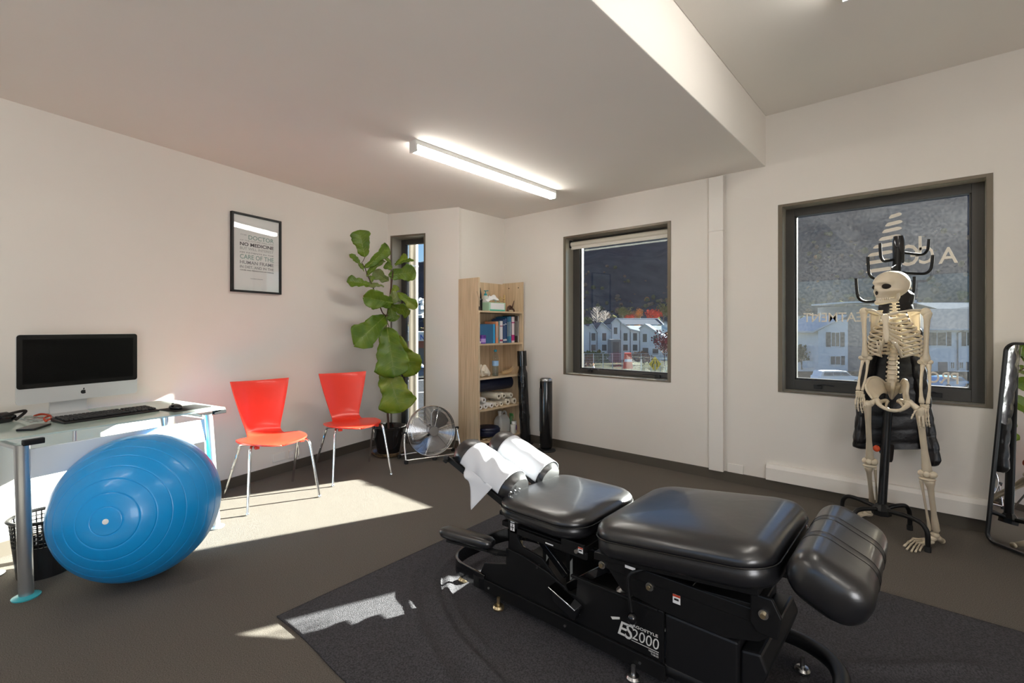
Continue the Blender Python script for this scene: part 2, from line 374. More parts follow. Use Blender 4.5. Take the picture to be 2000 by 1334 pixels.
stay(w1, -2.66, WY+.118, .815); stay(w1, -1.93, WY+.118, .80, -.14); stay(w2_, -.66, WY+.1, .81); stay(w2_, .01, WY+.1, .81, -.06)
# slit window
t = T('window_3', 'tall narrow slit window in the corner behind the leafy plant', 'window', tuple(SF @ Vector((.25, 0, SZ0))), kind=S)
c = MB()
for a, b in (((S0, -.006, SZ0), (S0+.018, .2, SZ1)), ((S1-.018, -.006, SZ0), (S1, .2, SZ1)), ((S0+.018, -.006, SZ0), (S1-.018, .2, SZ0+.018)), ((S0+.018, -.006, SZ1-.018), (S1-.018, .2, SZ1))):
    sfb(c, a, (b[0], .004, b[2])); c2 = MB(); sfb(c2, (a[0], .004, a[2]), b); P(c2, 'lining', m_reveal, t, True, smooth=0)
P(c, 'casing', m_bronze, t, True, smooth=0, bevel=.0015)
c = MB()
for a, b in (((S0+.018, .18, SZ0), (S0+.075, .23, SZ1)), ((S1-.05, .18, SZ0), (S1-.018, .23, SZ1)), ((S0+.075, .18, SZ0+.018), (S1-.05, .23, SZ0+.06)), ((S0+.075, .18, SZ1-.07), (S1-.05, .23, SZ1-.018))): sfb(c, a, b)
P(c, 'sash', m_sash, t, True, smooth=0, bevel=.002)
c = MB(); sfb(c, (S0+.07, .205, SZ0+.05), (S1-.04, .21, SZ1-.06)); P(c, 'pane', m_glass, t, True, smooth=0)
# roller blind in window 1
rb = T('roller_blind', 'cream roller blind fully wound up at the top of the square window', 'blind', (-2.33, WY+.09, 2.08))
P(MB().cyl((-2.865, WY+.09, 2.125), (-1.79, WY+.09, 2.125), .026, n=20), 'fabric_roll', mat('blind_cream', (.62, .58, .49), .8), rb, True)
P(MB().bb((-2.862, WY+.078, 2.078), (-1.79, WY+.084, 2.115)).bb((-2.862, WY+.074, 2.070), (-1.79, WY+.088, 2.084)), 'bottom_bar', mat('blind_bar', (.66, .63, .56), .5), rb, True, bevel=.002)
for x in (-2.870, -1.786): P(MB().bb((x-.004, WY+.06, 2.09), (x+.004, WY+.12, 2.165)), 'bracket', m_black, rb, True, smooth=0)
# vinyl lettering on window 2 (seen mirrored from inside)
m_vin = mat('cream_vinyl', (.70, .66, .60), .7)
nt_ = m_vin.node_tree; pb_ = nt_.nodes['Principled BSDF']; on_ = [n_ for n_ in nt_.nodes if n_.type == 'OUTPUT_MATERIAL'][0]; tb_ = nt_.nodes.new('ShaderNodeBsdfTranslucent'); tb_.inputs[0].default_value = (.8, .74, .66, 1)
mx_ = nt_.nodes.new('ShaderNodeMixShader'); mx_.inputs[0].default_value = .075; nt_.links.new(pb_.outputs[0], mx_.inputs[1]); nt_.links.new(tb_.outputs[0], mx_.inputs[2]); nt_.links.new(mx_.outputs[0], on_.inputs[0])
GY = WY+.14+.0035
def gl(u, v_): q = aty(u, v_, GY); return q
def mirror_text(s, u_right, u_left, v_top, v_bot, bold=.01):
    a = gl(u_right, v_bot); b = gl(u_left, v_bot); tp = gl(u_right, v_top)
    f_ = frame(a, (-1, 0, 0), (0, 0, 1), (0, -1, 0))
    return fit_text(s, a.x-b.x, tp.z-a.z, f_, .0008, bold)
lt = MB()
for mbt in (mirror_text('A', 1871, 1833, 481, 513), mirror_text('C', 1824, 1795, 479, 514), mirror_text('C', 1795, 1762, 476, 518), mirror_text('L', 1800, 1778, 461, 500), mirror_text('PRO', 1872, 1810, 728, 751), mirror_text('TREATMENT', 1720, 1569, 609, 628, .006)):
    lt.add(mbt.v, mbt.f)
P(lt, 'lettering', m_vin, w2_, True, smooth=0)
sp = MB(); pts = [(1748, 421, 16), (1745, 436, 22), (1741, 449, 25), (1737, 464, 29), (1728, 479, 32), (1719, 495, 34), (1714, 511, 34), (1718, 527, 38)]
for u, v_, wpx in pts:
    c0 = gl(u, v_); k = wpx*.0042/2; poly = []
    for q in range(28):
        a = 2*PI*q/28; rx = k*(1+.10*math.cos(3*a+1)); rz_ = .0195*(.85+.22*math.cos(2*a)); poly.append((c0.x+rx*math.cos(a), GY-.0008, c0.z+rz_*math.sin(a)+.008*math.cos(a)))
    sp.prism(poly, (0, .0008, 0))
P(sp, 'spine_decal', m_vin, w2_, True, smooth=0)

# ---- ceiling lights ----
m_diff = mat('batten_diffuser', (.9, .9, .88), .4, emit=(1.0, .955, .88), estr=LAMP_POWER)
def batten(x, y0, y1, zc, label):
    t = T('ceiling_light', label, 'ceiling light', (x, (y0+y1)/2, zc))
    L = y1-y0
    P(MB().bb((-.034, -L/2, -.032), (.034, L/2, 0)), 'housing', m_whitep, t, bevel=.003)
    pr = [(-.034, -.032), (-.033, -.062), (-.022, -.076), (.022, -.076), (.033, -.062), (.034, -.032)]
    P(MB().prism([(a, -L/2+.012, b) for a, b in pr], (0, L-.024, 0)), 'diffuser', m_diff, t, bevel=.002)
    for e in (-1, 1): P(MB().bb((-.036, e*L/2-.008, -.079), (.036, e*L/2+.008, 0)), 'end_cap', m_whitep, t, bevel=.003)
batten(-2.63, 1.99, 3.56, ZL, 'long white batten light glowing on the lower ceiling')
batten(-.30, 1.25, 2.80, ZH, 'batten light on the higher ceiling, only its end showing at the top edge')
batten(-2.2, -1.6, -.05, ZL, 'added unseen batten light on the lower ceiling behind the viewer')  # unseen lamp added to brighten the room
batten(1.1, -1.6, -.05, ZH, 'added unseen batten light on the higher ceiling behind the viewer')  # second unseen lamp added for room brightness
# ================= DESK AND LEFT SIDE =================
DZ = .76
m_deskglass = bpy.data.materials.new('frosted_desk_glass'); m_deskglass.use_nodes = True
_b = m_deskglass.node_tree.nodes['Principled BSDF']; _b.inputs['Base Color'].default_value = (.62, .74, .68, 1); _b.inputs['Roughness'].default_value = .09; _b.inputs['Transmission Weight'].default_value = .25; _b.inputs['Alpha'].default_value = 1
m_deskedge = mat('desk_glass_edge', (.25, .42, .36), .2)
m_alu = mat('satin_aluminium', (.62, .64, .66), .3, metal=.85)
m_teal = mat('teal_foot', (.05, .45, .52), .4)
m_panelw = mat('desk_panel_white', (.66, .70, .73), .45)
FL = Vector((-3.082, .170, 0)); FR_ = Vector((-3.32, .975, 0))       # tops of the two front legs
dd = Vector((-.2405, .9706, 0)); dn = Vector((dd.y, -dd.x, 0))
desk = T('desk', 'glass-topped desk with silver legs against the left wall', 'desk', (-3.4, .6, 0))
c1 = Vector((-3.085, .105, DZ)); c2 = Vector((-3.285, 1.075, DZ))
dv = (c2-c1).normalized(); nn_ = Vector((dv.y, -dv.x, 0))
L = (c2-c1).length; Wd = .69
fr = frame(c1, dv, -nn_, (0, 0, 1))
rr_ = rrect(L, Wd, .035, 6, 0, L/2, Wd/2)
P(MB().loft([[fr @ Vector((q.x, q.y, z)) for q in rr_] for z in (-.008, 0)]), 'glass_top', m_deskglass, desk, True, smooth=30)
feetF = [Vector((-3.172, .190, 0)), Vector((-3.395, 1.042, 0))]
for i, (tp, ft) in enumerate(zip((FL, FR_), feetF)):
    for back in (0, 1):
        o = -dn*(.50*back); a = Vector((tp.x, tp.y, DZ-.03))+o; b = ft+o+Vector((0, 0, .015))
        if back: b = ft-dn*.42+Vector((0, 0, .015))
        lg = P(MB().cyl(a, b, .027, n=24), 'leg', m_alu, desk, True)
        P(MB().lathe([(.05, 0), (.052, .006), (.03, .014), (.0, .016)], b-Vector((0, 0, .015)), 24), 'foot_disc', m_teal if i == 0 and not back else m_alu, lg, True)
    P(MB().cyl(Vector((tp.x, tp.y, DZ-.05)), Vector((tp.x, tp.y, DZ-.05))-dn*.5, .014, n=12), 'side_rail', m_alu, desk, True)
    s_ = -1 if i == 0 else 1
    b = MB().box((tp.x+dd.x*s_*-.0, tp.y, DZ-.024), (.022, .075, .026), rz=math.atan2(dd.y, dd.x)-PI/2); b.v = [q+dd*(.06*(1 if i else .55))+dn*.02 for q in b.v]; P(b, 'glass_clamp', m_black, desk, True, bevel=.003)
a = FL+dd*.02; b_ = FR_-dd*.01
pm = MB().prism([Vector((a.x, a.y, .565)), Vector((b_.x, b_.y, .565)), Vector((b_.x, b_.y, .70)), Vector((a.x, a.y, .70))], -dn*.012)
P(pm, 'front_panel', m_panelw, desk, True, smooth=0, bevel=.004)
for k in (.22, .74):
    q = a.lerp(b_, k)-dn*.02; P(MB().cyl((q.x, q.y, .69), (q.x, q.y, DZ-.008), .008, n=10), 'glass_support', m_alu, desk, True)

def deskpt(u, v_, z=DZ+.001): return atz(u, v_, z)
# all-in-one computer
cA = at(31, 793, 2.48); cB = at(268, 768, 3.0); cA.z = cB.z = .848; xd = (cB-cA); Wc = xd.length; xd.normalize(); nf = Vector((xd.y, -xd.x, 0))
Hc = .368
pcx = T('desktop_computer', 'silver all-in-one desktop computer with a black screen on the glass desk', 'computer', ((cA.x+cB.x)/2, (cA.y+cB.y)/2, DZ), 0)
fr = frame(cA, xd, (0, 0, 1), nf)     # x right, y up, z toward the room
def inf(b): b.v = [fr @ q for q in b.v]; return b
def rr2(x0, y0, x1, y1, r, z, n=5): return [Vector((q.x, q.y, z)) for q in rrect(x1-x0, y1-y0, r, n, 0, (x0+x1)/2, (y0+y1)/2)]
m_imac = mat('computer_aluminium', (.62, .63, .63), .32, metal=.35)
P(inf(MB().loft([rr2(.06, .08, Wc-.06, Hc-.08, .05, -.045), rr2(.02, .02, Wc-.02, Hc-.02, .03, -.022), rr2(0, 0, Wc, Hc, .018, -.006), rr2(0, 0, Wc, Hc, .018, 0)])), 'body', m_imac, pcx, True, smooth=40)
P(inf(MB().loft([rr2(.0015, .083, Wc-.0015, Hc-.0015, .014, 0.0002), rr2(.0015, .083, Wc-.0015, Hc-.0015, .014, .0022)])), 'bezel_glass', mat('bezel', (.006, .006, .006), .2, spec=.3), pcx, True)
P(inf(MB().box((Wc/2, .083+.142, .0027), (Wc-.05, .235, .0008))), 'screen', mat('off_screen', (.002, .002, .002), .25, spec=.15), pcx, True, smooth=0)
# fruit-shaped mark
def mark(mb, cx, cy, s, z):
    pl = []
    for k in range(40):
        a = 2*PI*k/40; r = 1+.06*math.cos(2*a)-.10*max(0, math.sin(a))**8-.09*max(0, -math.sin(a))**8
        x, y = r*math.cos(a)*.95, r*math.sin(a)*1.0; d = math.hypot(x-1.28, y-.12)
        if d < .55: k_ = .55/d; x = 1.28+(x-1.28)*k_; y = .12+(y-.12)*k_
        pl.append((cx+x*s, cy+y*s, z))
    mb.prism(pl, (0, 0, .0006)); mb.prism([(cx+s*(.05+.28*math.cos(t)+.12), cy+s*(1.38+.42*math.sin(t)+.1*math.cos(t)), z) for t in [2*PI*k/12 for k in range(12)]], (0, 0, .0006)); return mb
P(inf(mark(MB(), Wc/2+.005, .04, .0125, .0003)), 'fruit_mark', m_black, pcx, True, smooth=0)
st = MB(); cx = Wc*.43; w_ = .085
prof = [(-.05, .12), (-.056, .02), (-.06, -.05), (-.052, -.075), (-.03, DZ-cA.z+.004), (.09, DZ-cA.z+.001), (.09, DZ-cA.z+.005), (-.02, DZ-cA.z+.009), (-.044, -.07), (-.052, -.045), (-.046, .02), (-.04, .12)]
P(inf(MB().prism([(cx-w_, y, z) for z, y in prof], (2*w_, 0, 0))), 'stand', m_imac, pcx, True, smooth=40)
# keyboard
ka = deskpt(125, 829); kb = deskpt(313, 803); kx = (kb-ka); KL = .44; kx.normalize(); kn = Vector((-kx.y, kx.x, 0))
kbd = T('keyboard', 'black full-size keyboard on the desk in front of the computer', 'keyboard', tuple(ka+kx*KL/2))
fr = frame(ka, kx, kn, (0, 0, 1))
P(inf(MB().prism([(0, 0, 0), (0, .155, 0), (0, .155, .020), (0, .02, .012), (0, 0, .009)], (KL, 0, 0))), 'case', m_black, kbd, True, bevel=.004)
kk = MB()
m_key = mat('keycap', (.02, .02, .021), .5)
for r in range(6):
    y = .022+r*.0208; x = .012
    while x < KL-.02:
        w_ = .0165
        if .285 < x < .297 or .345 < x < .356: x += .010; continue
        if r == 0 and .085 < x < .2: w_ = .105
        kk.box((x+w_/2, y+.008, .0155+y*.055), (w_-.002, .0155, .009)); x += w_+.0022
P(inf(kk), 'keys', m_key, kbd, True, bevel=.0015, kind='stuff', seg=1)
# mouse mat + mouse
pa = deskpt(343, 805); pb = deskpt(424, 793); px_ = (pb-pa).normalized(); pn = Vector((-px_.y, px_.x, 0))
mm_ = MB().loft([[pa+px_*(q.x)+pn*q.y+Vector((0, 0, z)) for q in rrect(.215, .18, .012, 4, 0, .1075, .09)] for z in (0, .003)])
mpd = P(mm_, 'mouse_mat', mat('mouse_mat_fabric', (.018, .017, .016), .9), label='thin black mouse mat at the right end of the glass desk', cat='mouse mat')
mo = deskpt(343, 799, DZ+.005); ms = T('computer_mouse', 'small black computer mouse on the mouse mat', 'computer mouse', tuple(mo), math.atan2(pn.y, pn.x))
P(MB().ell((0, 0, .010), (.05, .029, .022), 12, fn=lambda p, d: Vector((p.x, p.y, max(p.z, -.009)))), 'shell', m_gloss, ms); P(MB().cyl((.028, -.004, .027), (.028, .004, .027), .007, n=12), 'scroll_wheel', m_blackr, ms)
# phone
q = [deskpt(u, v_) for u, v_ in ((36, 845), (82, 842.5), (90, 828), (57, 829.5))]; cc = sum(q, Vector())/4
phx = (q[1]-q[0]).normalized(); phy = Vector((-phx.y, phx.x, 0)); ph = T('smartphone', 'black smartphone lying near the front left corner of the glass desk', 'phone', tuple(cc))
P(MB().loft([[cc+phx*p.x+phy*p.y+Vector((0, 0, z)) for p in rrect(.075, .145, .012, 5)] for z in (0, .002, .009)]), 'case', m_black, ph, True)
P(MB().loft([[cc+phx*p.x+phy*p.y+Vector((0, 0, z)) for p in rrect(.069, .139, .009, 5)] for z in (.009, .0095)]), 'screen', m_gloss, ph, True)
# glasses case and keys
g0 = deskpt(-30, 824, DZ+.02); g1 = deskpt(30, 814, DZ+.02); gx = (g1-g0).normalized(); gs = T('glasses_case', 'shiny black soft case at the left end of the desk', 'case', tuple(g0.lerp(g1, .5)-Vector((0, 0, .02))))
P(MB().tube([g0, g0.lerp(g1, .3), g0.lerp(g1, .7), g1], [.03, .036, .034, .012], 16, flat=.62), 'body', m_gloss, gs, True)
m_strap = mat('strap_fabric', (.02, .015, .013), .8)
P(MB().tube(catmull([g0+Vector((0, .05, .02)), g0.lerp(g1, .6)+Vector((-.02, .06, .028)), g1+Vector((-.02, .04, .02)), g1+Vector((.03, .0, -.012))]), .007, 8), 'strap', m_strap, gs, True)
ky = T('key_bunch', 'bunch of keys with a red lanyard left of the keyboard', 'keys', tuple(deskpt(70, 818)))
kc = [deskpt(u, v_, DZ+.006) for u, v_ in ((44, 815), (52, 820), (60, 816), (70, 820), (78, 822))]
for i, k in enumerate(kc):
    a = i*1.3; d = Vector((math.cos(a), math.sin(a), 0)); b = MB().cyl(k, k+Vector((0, 0, .002)), .012, n=12).box(k+d*.025+Vector((0, 0, .001)), (.035, .007, .002), rz=a); P(b, 'key', m_steel, ky, True)
P(MB().tube([kc[2]+Vector((.018*math.cos(t), .018*math.sin(t), .004)) for t in [2*PI*k/16 for k in range(16)]], .0015, 5, closed=True), 'key_ring', m_steel, ky, True)
m_lan = mat('red_lanyard', (.5, .06, .02), .7)
P(MB().tube(catmull([deskpt(66, 813, DZ+.006), deskpt(80, 809, DZ+.01), deskpt(96, 811, DZ+.012), deskpt(100, 817, DZ+.008), deskpt(90, 822, DZ+.008), deskpt(86, 816, DZ+.018), deskpt(98, 812, DZ+.02)], 8), .006, 8, flat=.5), 'lanyard', m_lan, ky, True)
P(MB().lathe([(.0, 0), (.017, 0), (.017, .004), (0, .004)], deskpt(93, 823, DZ+.0015), 20), 'fob', m_whitep, ky, True)

# exercise ball
m_ball = bpy.data.materials.new('blue_ball_vinyl'); m_ball.use_nodes = True
_nt = m_ball.node_tree; _b = _nt.nodes['Principled BSDF']; _b.inputs['Base Color'].default_value = (.002, .28, .68, 1); _b.inputs['Roughness'].default_value = .33; _b.inputs['Coat Weight'].default_value = .15
BR = .353; BC = Vector((-3.030, .590, BR)); axb = (Vector((0, 0, H))-BC).normalized()
axb = (at(205, 1019, 2.1)-BC); axb = axb.normalized() if axb.length > .05 else Vector((1, 0, 0))
def sph_hit(u, v_):
    d = (at(u, v_, 1)-Vector((0, 0, H))).normalized(); o = Vector((0, 0, H))-BC; b = o.dot(d); c = o.dot(o)-BR*BR; t = -b-math.sqrt(max(0, b*b-c)); return (o+d*t).normalized()
axb = sph_hit(206, 1019)
ball = T('exercise_ball', 'large blue inflated exercise ball in front of the desk', 'exercise ball', (BC.x, BC.y, 0))
def ballr(th):   # meridional profile with fine grooves
    g = sum(math.exp(-((th-R(10*k))/.0045)**2) for k in range(1, 18) if abs(th-PI/2) < R(84))
    return BR*(1-.0045*min(g, 1))
zq_ = axb; xq_ = zq_.orthogonal().normalized(); mball = frame(BC, xq_, zq_.cross(xq_), zq_)
ths = []; 
for k in range(1, 18): ths += [R(10*k)+e for e in (-.08, -.045, -.02, -.009, -.0045, 0, .0045, .009, .02, .045, .08)]
ths = sorted([R(2), R(5)]+ths+[R(175), R(178)])
prof = [(ballr(t)*math.sin(t), ballr(t)*-math.cos(t)) for t in ths]
P(MB().lathe([(.0005, -BR)]+prof+[(.0005, BR)], BC, 96, frame((0, 0, 0), xq_, zq_.cross(xq_), zq_)), 'skin', m_ball, ball, True, smooth=60)
P(MB().lathe([(.012, 0), (.012, .003), (.007, .0045), (0, .004)], BC+zq_*(BR-.0015), 20, frame((0, 0, 0), xq_, zq_.cross(xq_), zq_)), 'valve_plug', m_whitep, ball, True)

# waste bin
m_bin = mat('bin_plastic', (.012, .012, .013), .35)
bn = Vector((-3.44, .275, 0)); wbn = T('waste_bin', 'black perforated plastic waste bin under the desk, behind the left leg', 'bin', tuple(bn))
Hb = .30; r0, r1 = .105, .135; mbn = MB(); n = 40
def bp_(k, z): r = lerp(r0, r1, z/Hb); a = 2*PI*k/n; return Vector((r*math.cos(a), r*math.sin(a), z))
mbn.lathe([(.001, .002), (r0, .002), (r0, 0), (lerp(r0, r1, .5), Hb*.5)], n=n); mbn = MB()
zs = [0, Hb*.52]; rings = [[bp_(k, z) for k in range(n)] for z in zs]; mbn.loft([[Vector((0, 0, .003))+bp_(k, 0)*.01 for k in range(n)]]+rings, caps=False)
rows = 6; z = Hb*.52; hstep = (Hb*.93-z)/rows
for r_ in range(rows+1):
    za = z+r_*hstep; zb = za+hstep*.28; mbn.loft([[bp_(k, za) for k in range(n)], [bp_(k, zb) for k in range(n)]], caps=False)
for k in range(0, n): 
    for r_ in range(rows):
        za = z+r_*hstep+hstep*.28; zb = z+(r_+1)*hstep; mbn.add([bp_(k, za), bp_(k+.32, za), bp_(k+.32, zb), bp_(k, zb)], [(0, 1, 2, 3)])
P(mbn, 'basket', m_bin, wbn, smooth=0, solid=.0025)
P(MB().tube([bp_(k, Hb*.97) for k in range(n)], .006, 8, closed=True, flat=2), 'rim', m_bin, wbn)

# framed print
wl = Vector((-4.110, 1.345, 0)); t0 = PL = None
def onwall(u, v_, off=0):
    d = (u-CU)/FPX; p0 = Vector((-3.84, .13, 0))+LN*off; dx, dy = w2(d, 1); n_ = LN; Y = n_.dot(p0)/(n_.x*dx+n_.y*dy); return at(u, v_, Y)
a = onwall(449, 568); b_ = onwall(546, 576); tp = onwall(449, 411); a.z = 1.537
Wp = (Vector((b_.x, b_.y, 0))-Vector((a.x, a.y, 0))).length; Hp = .628
pc_ = T('framed_poster', 'black framed quotation poster hanging on the left wall above the red chairs', 'picture', (a.x, a.y, a.z))
fr = frame(a, LD, (0, 0, 1), LN); k = .016
P(inf(MB().bb((0, 0, .0), (Wp, k, .028)).bb((0, Hp-k, 0), (Wp, Hp, .028)).bb((0, 0, 0), (k, Hp, .028)).bb((Wp-k, 0, 0), (Wp, Hp, .028))), 'frame', m_black, pc_, True, smooth=0, bevel=.0015)
P(inf(MB().bb((k, k, .004), (Wp-k, Hp-k, .012))), 'print', mat('print_paper', (.86, .85, .83), .7), pc_, True, smooth=0)
m_t1 = mat('print_grey', (.22, .22, .23), .8); m_t2 = mat('print_green', (.22, .36, .32), .8); m_t3 = mat('print_dark', (.05, .045, .05), .8); m_t4 = mat('print_pale', (.42, .42, .41), .8)
lines = [('DOCTOR', .24, .446, .034, m_t2), ('THE', 0, .460, .008, m_t4), ('DOCTOR', -1, .446, .008, m_t4), ('WHO', -1, .432, .008, m_t4), ('OF THE FUTURE WILL GIVE', 0, .416, .010, m_t4), ('NO MEDICINE', 0, .386, .028, m_t3), ('BUT WILL INTEREST', 0, .352, .021, m_t4), ('HIS PATIENTS IN THE', 0, .320, .010, m_t1), ('CARE OF THE', 0, .286, .036, m_t2), ('HUMAN FRAME', 0, .241, .027, m_t1), ('IN DIET, AND IN THE', 0, .203, .024, m_t1), ('CAUSE AND PREVENTION OF DISEASE', 0, .178, .008, m_t3)]
lines = [l for l in lines if l[1] >= 0]
TW = Wp*.68; xo = Wp*.17
for s_, ind, y, h, m_ in lines:
    w_ = TW*(1-ind) if s_ != 'THE' else TW*.19
    b = fit_text(s_, w_, h, frame((0, 0, 0), (1, 0, 0), (0, 1, 0), (0, 0, 1)), .0006, .02 if m_ is m_t3 else .004)
    b.v = [Vector((q.x+xo+TW*ind, q.y+y-h/2, q.z+.0122)) for q in b.v]; P(inf(b), 'lettering', m_, pc_, True, smooth=0)
b = fit_text('THOMAS EDISON', TW*.36, .008, frame((0, 0, 0), (1, 0, 0), (0, 1, 0), (0, 0, 1)), .0006); b.v = [Vector((q.x+Wp*.37, q.y+.11, q.z+.0122)) for q in b.v]; P(inf(b), 'lettering', m_t1, pc_, True, smooth=0)
P(inf(MB().bb((k, k, .020), (Wp-k, Hp-k, .0215))), 'glazing', pane_mat('picture_glass', 0, (.97, .98, .98)), pc_, True, smooth=0)
P(inf(MB().cyl((Wp*.42, Hp+.002, .002), (Wp*.42, Hp+.018, .002), .0012, n=6)), 'hanging_wire', m_steel, pc_, True)
# ================= CHAIRS, PLANT, FAN =================
def make_chair(label, loc, rz):
    t = T('side_chair', label, 'chair', loc, rz, 'red plywood chairs with chrome legs')
    # shell: s 0 = top of back, 1 = front of seat ; (x, z, halfwidth, dish)
    cl = [(-.262, .845, .212, .035), (-.252, .78, .198, .035), (-.238, .70, .180, .032), (-.222, .62, .160, .028), (-.206, .545, .140, .02), (-.192, .50, .128, .012), (-.176, .468, .122, .006), (-.150, .447, .124, .002), (-.125, .441, .132, 0),
          (-.118, .440, .185, 0), (-.105, .439, .212, 0), (-.06, .438, .226, 0), (0, .438, .228, 0), (.07, .439, .222, 0), (.13, .441, .205, 0), (.175, .440, .178, 0), (.205, .435, .140, 0), (.222, .428, .08, 0), (.228, .424, .02, 0)]
    n = 14; vs = []
    for x, z, w, ds in cl:
        for k in range(n+1):
            q = -1+2*k/n
            if ds > .001: vs.append(Vector((x+ds*q*q*1.0-ds*.3, q*w, z+(0.006*q*q if z > .84 else 0))))
            else: vs.append(Vector((x, q*w, z+.006*q*q*(1 if x > -.1 else 0)-.004)))
    m = MB().add(vs, [(i*(n+1)+j, i*(n+1)+j+1, (i+1)*(n+1)+j+1, (i+1)*(n+1)+j) for i in range(len(cl)-1) for j in range(n)])
    o = P(m, 'seat_shell', m_red, t, smooth=60, solid=.011, bevel=.002)
    for sy in (-1, 1):
        f = catmull([(.02, sy*.11, .424), (.10, sy*.165, .423), (.150, sy*.192, .418), (.172, sy*.203, .40), (.190, sy*.211, .33), (.255, sy*.245, .0)], 6)
        P(MB().tube(f, .0095, 12), 'front_leg', m_chrome, t)
        r_ = catmull([(.06, sy*.10, .424), (.03, sy*.16, .422), (-.02, sy*.195, .415), (-.045, sy*.205, .40), (-.075, sy*.212, .34), (-.262, sy*.250, .0)], 6)
        P(MB().tube(r_, .0095, 12), 'back_leg', m_chrome, t)
        P(MB().tube(catmull([(-.07, sy*.214, .352), (-.075, sy*.225, .30), (-.10, sy*.232, .24), (-.125, sy*.232, .232), (-.135, sy*.226, .25)], 5), .0035, 6), 'linking_hook', m_chrome, t)
        P(MB().lathe([(.0125, 0), (.0125, .012), (.0095, .016)], (.2545, sy*.2448, 0), 12), 'foot_cap', m_chrome, t)
    P(MB().tube([(.02, -.11, .424), (.02, .11, .424)], .0095, 8).tube([(.06, -.10, .424), (.06, .10, .424)], .0095, 8), 'seat_bar', m_chrome, t)
    P(MB().box((.155, .155, .418), (.03, .03, .018)).box((.155, -.155, .418), (.03, .03, .018)), 'mount_block', m_red, t, bevel=.003)
    return t
make_chair('red chair nearer the desk, sunlight across its back and seat', (-3.69, 1.505, 0), R(-3))
make_chair('red chair beside the potted plant, its back in shade', (-3.775, 2.21, 0), R(-11))

# potted fiddle leaf fig
m_pot = mat('glossy_black_pot', (.012, .010, .010), .12, spec=.6); m_soil = mat('soil', (.05, .032, .02), .95, bump=1, bscale=60, var=.5, vscale=30)
m_leaf = mat('fig_leaf', (.075, .155, .012), .38, var=0, vscale=9, col2=(.15, .24, .018)); m_leafy = mat('fig_leaf_yellowing', (.24, .29, .02), .4, vscale=9, col2=(.13, .22, .015)); m_leafu = mat('fig_leaf_underside', (.17, .21, .07), .55)
for m_ in (m_leaf, m_leafy):
    nt_ = m_.node_tree; pb = nt_.nodes['Principled BSDF']; outn = [n_ for n_ in nt_.nodes if n_.type == 'OUTPUT_MATERIAL'][0]; tlb = nt_.nodes.new('ShaderNodeBsdfTranslucent'); tlb.inputs[0].default_value = (.30, .45, .02, 1)
    ms_ = nt_.nodes.new('ShaderNodeMixShader'); ms_.inputs[0].default_value = .25; nt_.links.new(pb.outputs[0], ms_.inputs[1]); nt_.links.new(tlb.outputs[0], ms_.inputs[2]); nt_.links.new(ms_.outputs[0], outn.inputs[0])
m_vein = mat('leaf_vein', (.30, .36, .08), .5); m_trunk = mat('fig_trunk', (.07, .028, .018), .75, bump=.5, bscale=60)
PP = Vector((-4.06, 2.775, 0)); plant = T('potted_fig', 'tall fiddle leaf fig in a glossy black pot by the slit window', 'plant', tuple(PP))
P(MB().lathe([(.105, .03), (.112, .035), (.150, .255), (.165, .262), (.168, .285), (.160, .287), (.150, .272), (.135, .245)], (0, 0, 0), 40), 'pot', m_pot, plant)
P(MB().lathe([(.13, 0), (.165, .03), (.170, .045), (.163, .045), (.155, .03), (.12, .012)], (0, 0, 0), 40), 'saucer', mat('saucer_speckled', (.03, .02, .015), .3, var=0, vscale=40, col2=(.28, .18, .09)), plant)
P(MB().lathe([(.0, .235), (.138, .24), (.138, .22)], (0, 0, 0), 30), 'soil', m_soil, plant)
PY_ = 4.82
def pp(u, v_, dy=0): return at(u, v_, PY_+dy-.30*sst(0, 80, 760-u))
tr_ = catmull([PP+Vector((0, 0, .22)), pp(757, 800), pp(757, 740), pp(753, 680), pp(754, 640), pp(758, 605), pp(762, 575), pp(766, 545), pp(768, 525)], 5)
P(MB().tube(tr_, [.012, .011, .011, .010, .009, .009, .008, .007, .005], 10), 'trunk', m_trunk, plant, True)
P(MB().tube(catmull([pp(758, 618), pp(748, 612), pp(741, 595), pp(728, 560), pp(719, 540), pp(712, 522), pp(706, 512)], 5), [.007, .006, .006, .005, .004, .003], 8), 'branch', m_trunk, plant, True)
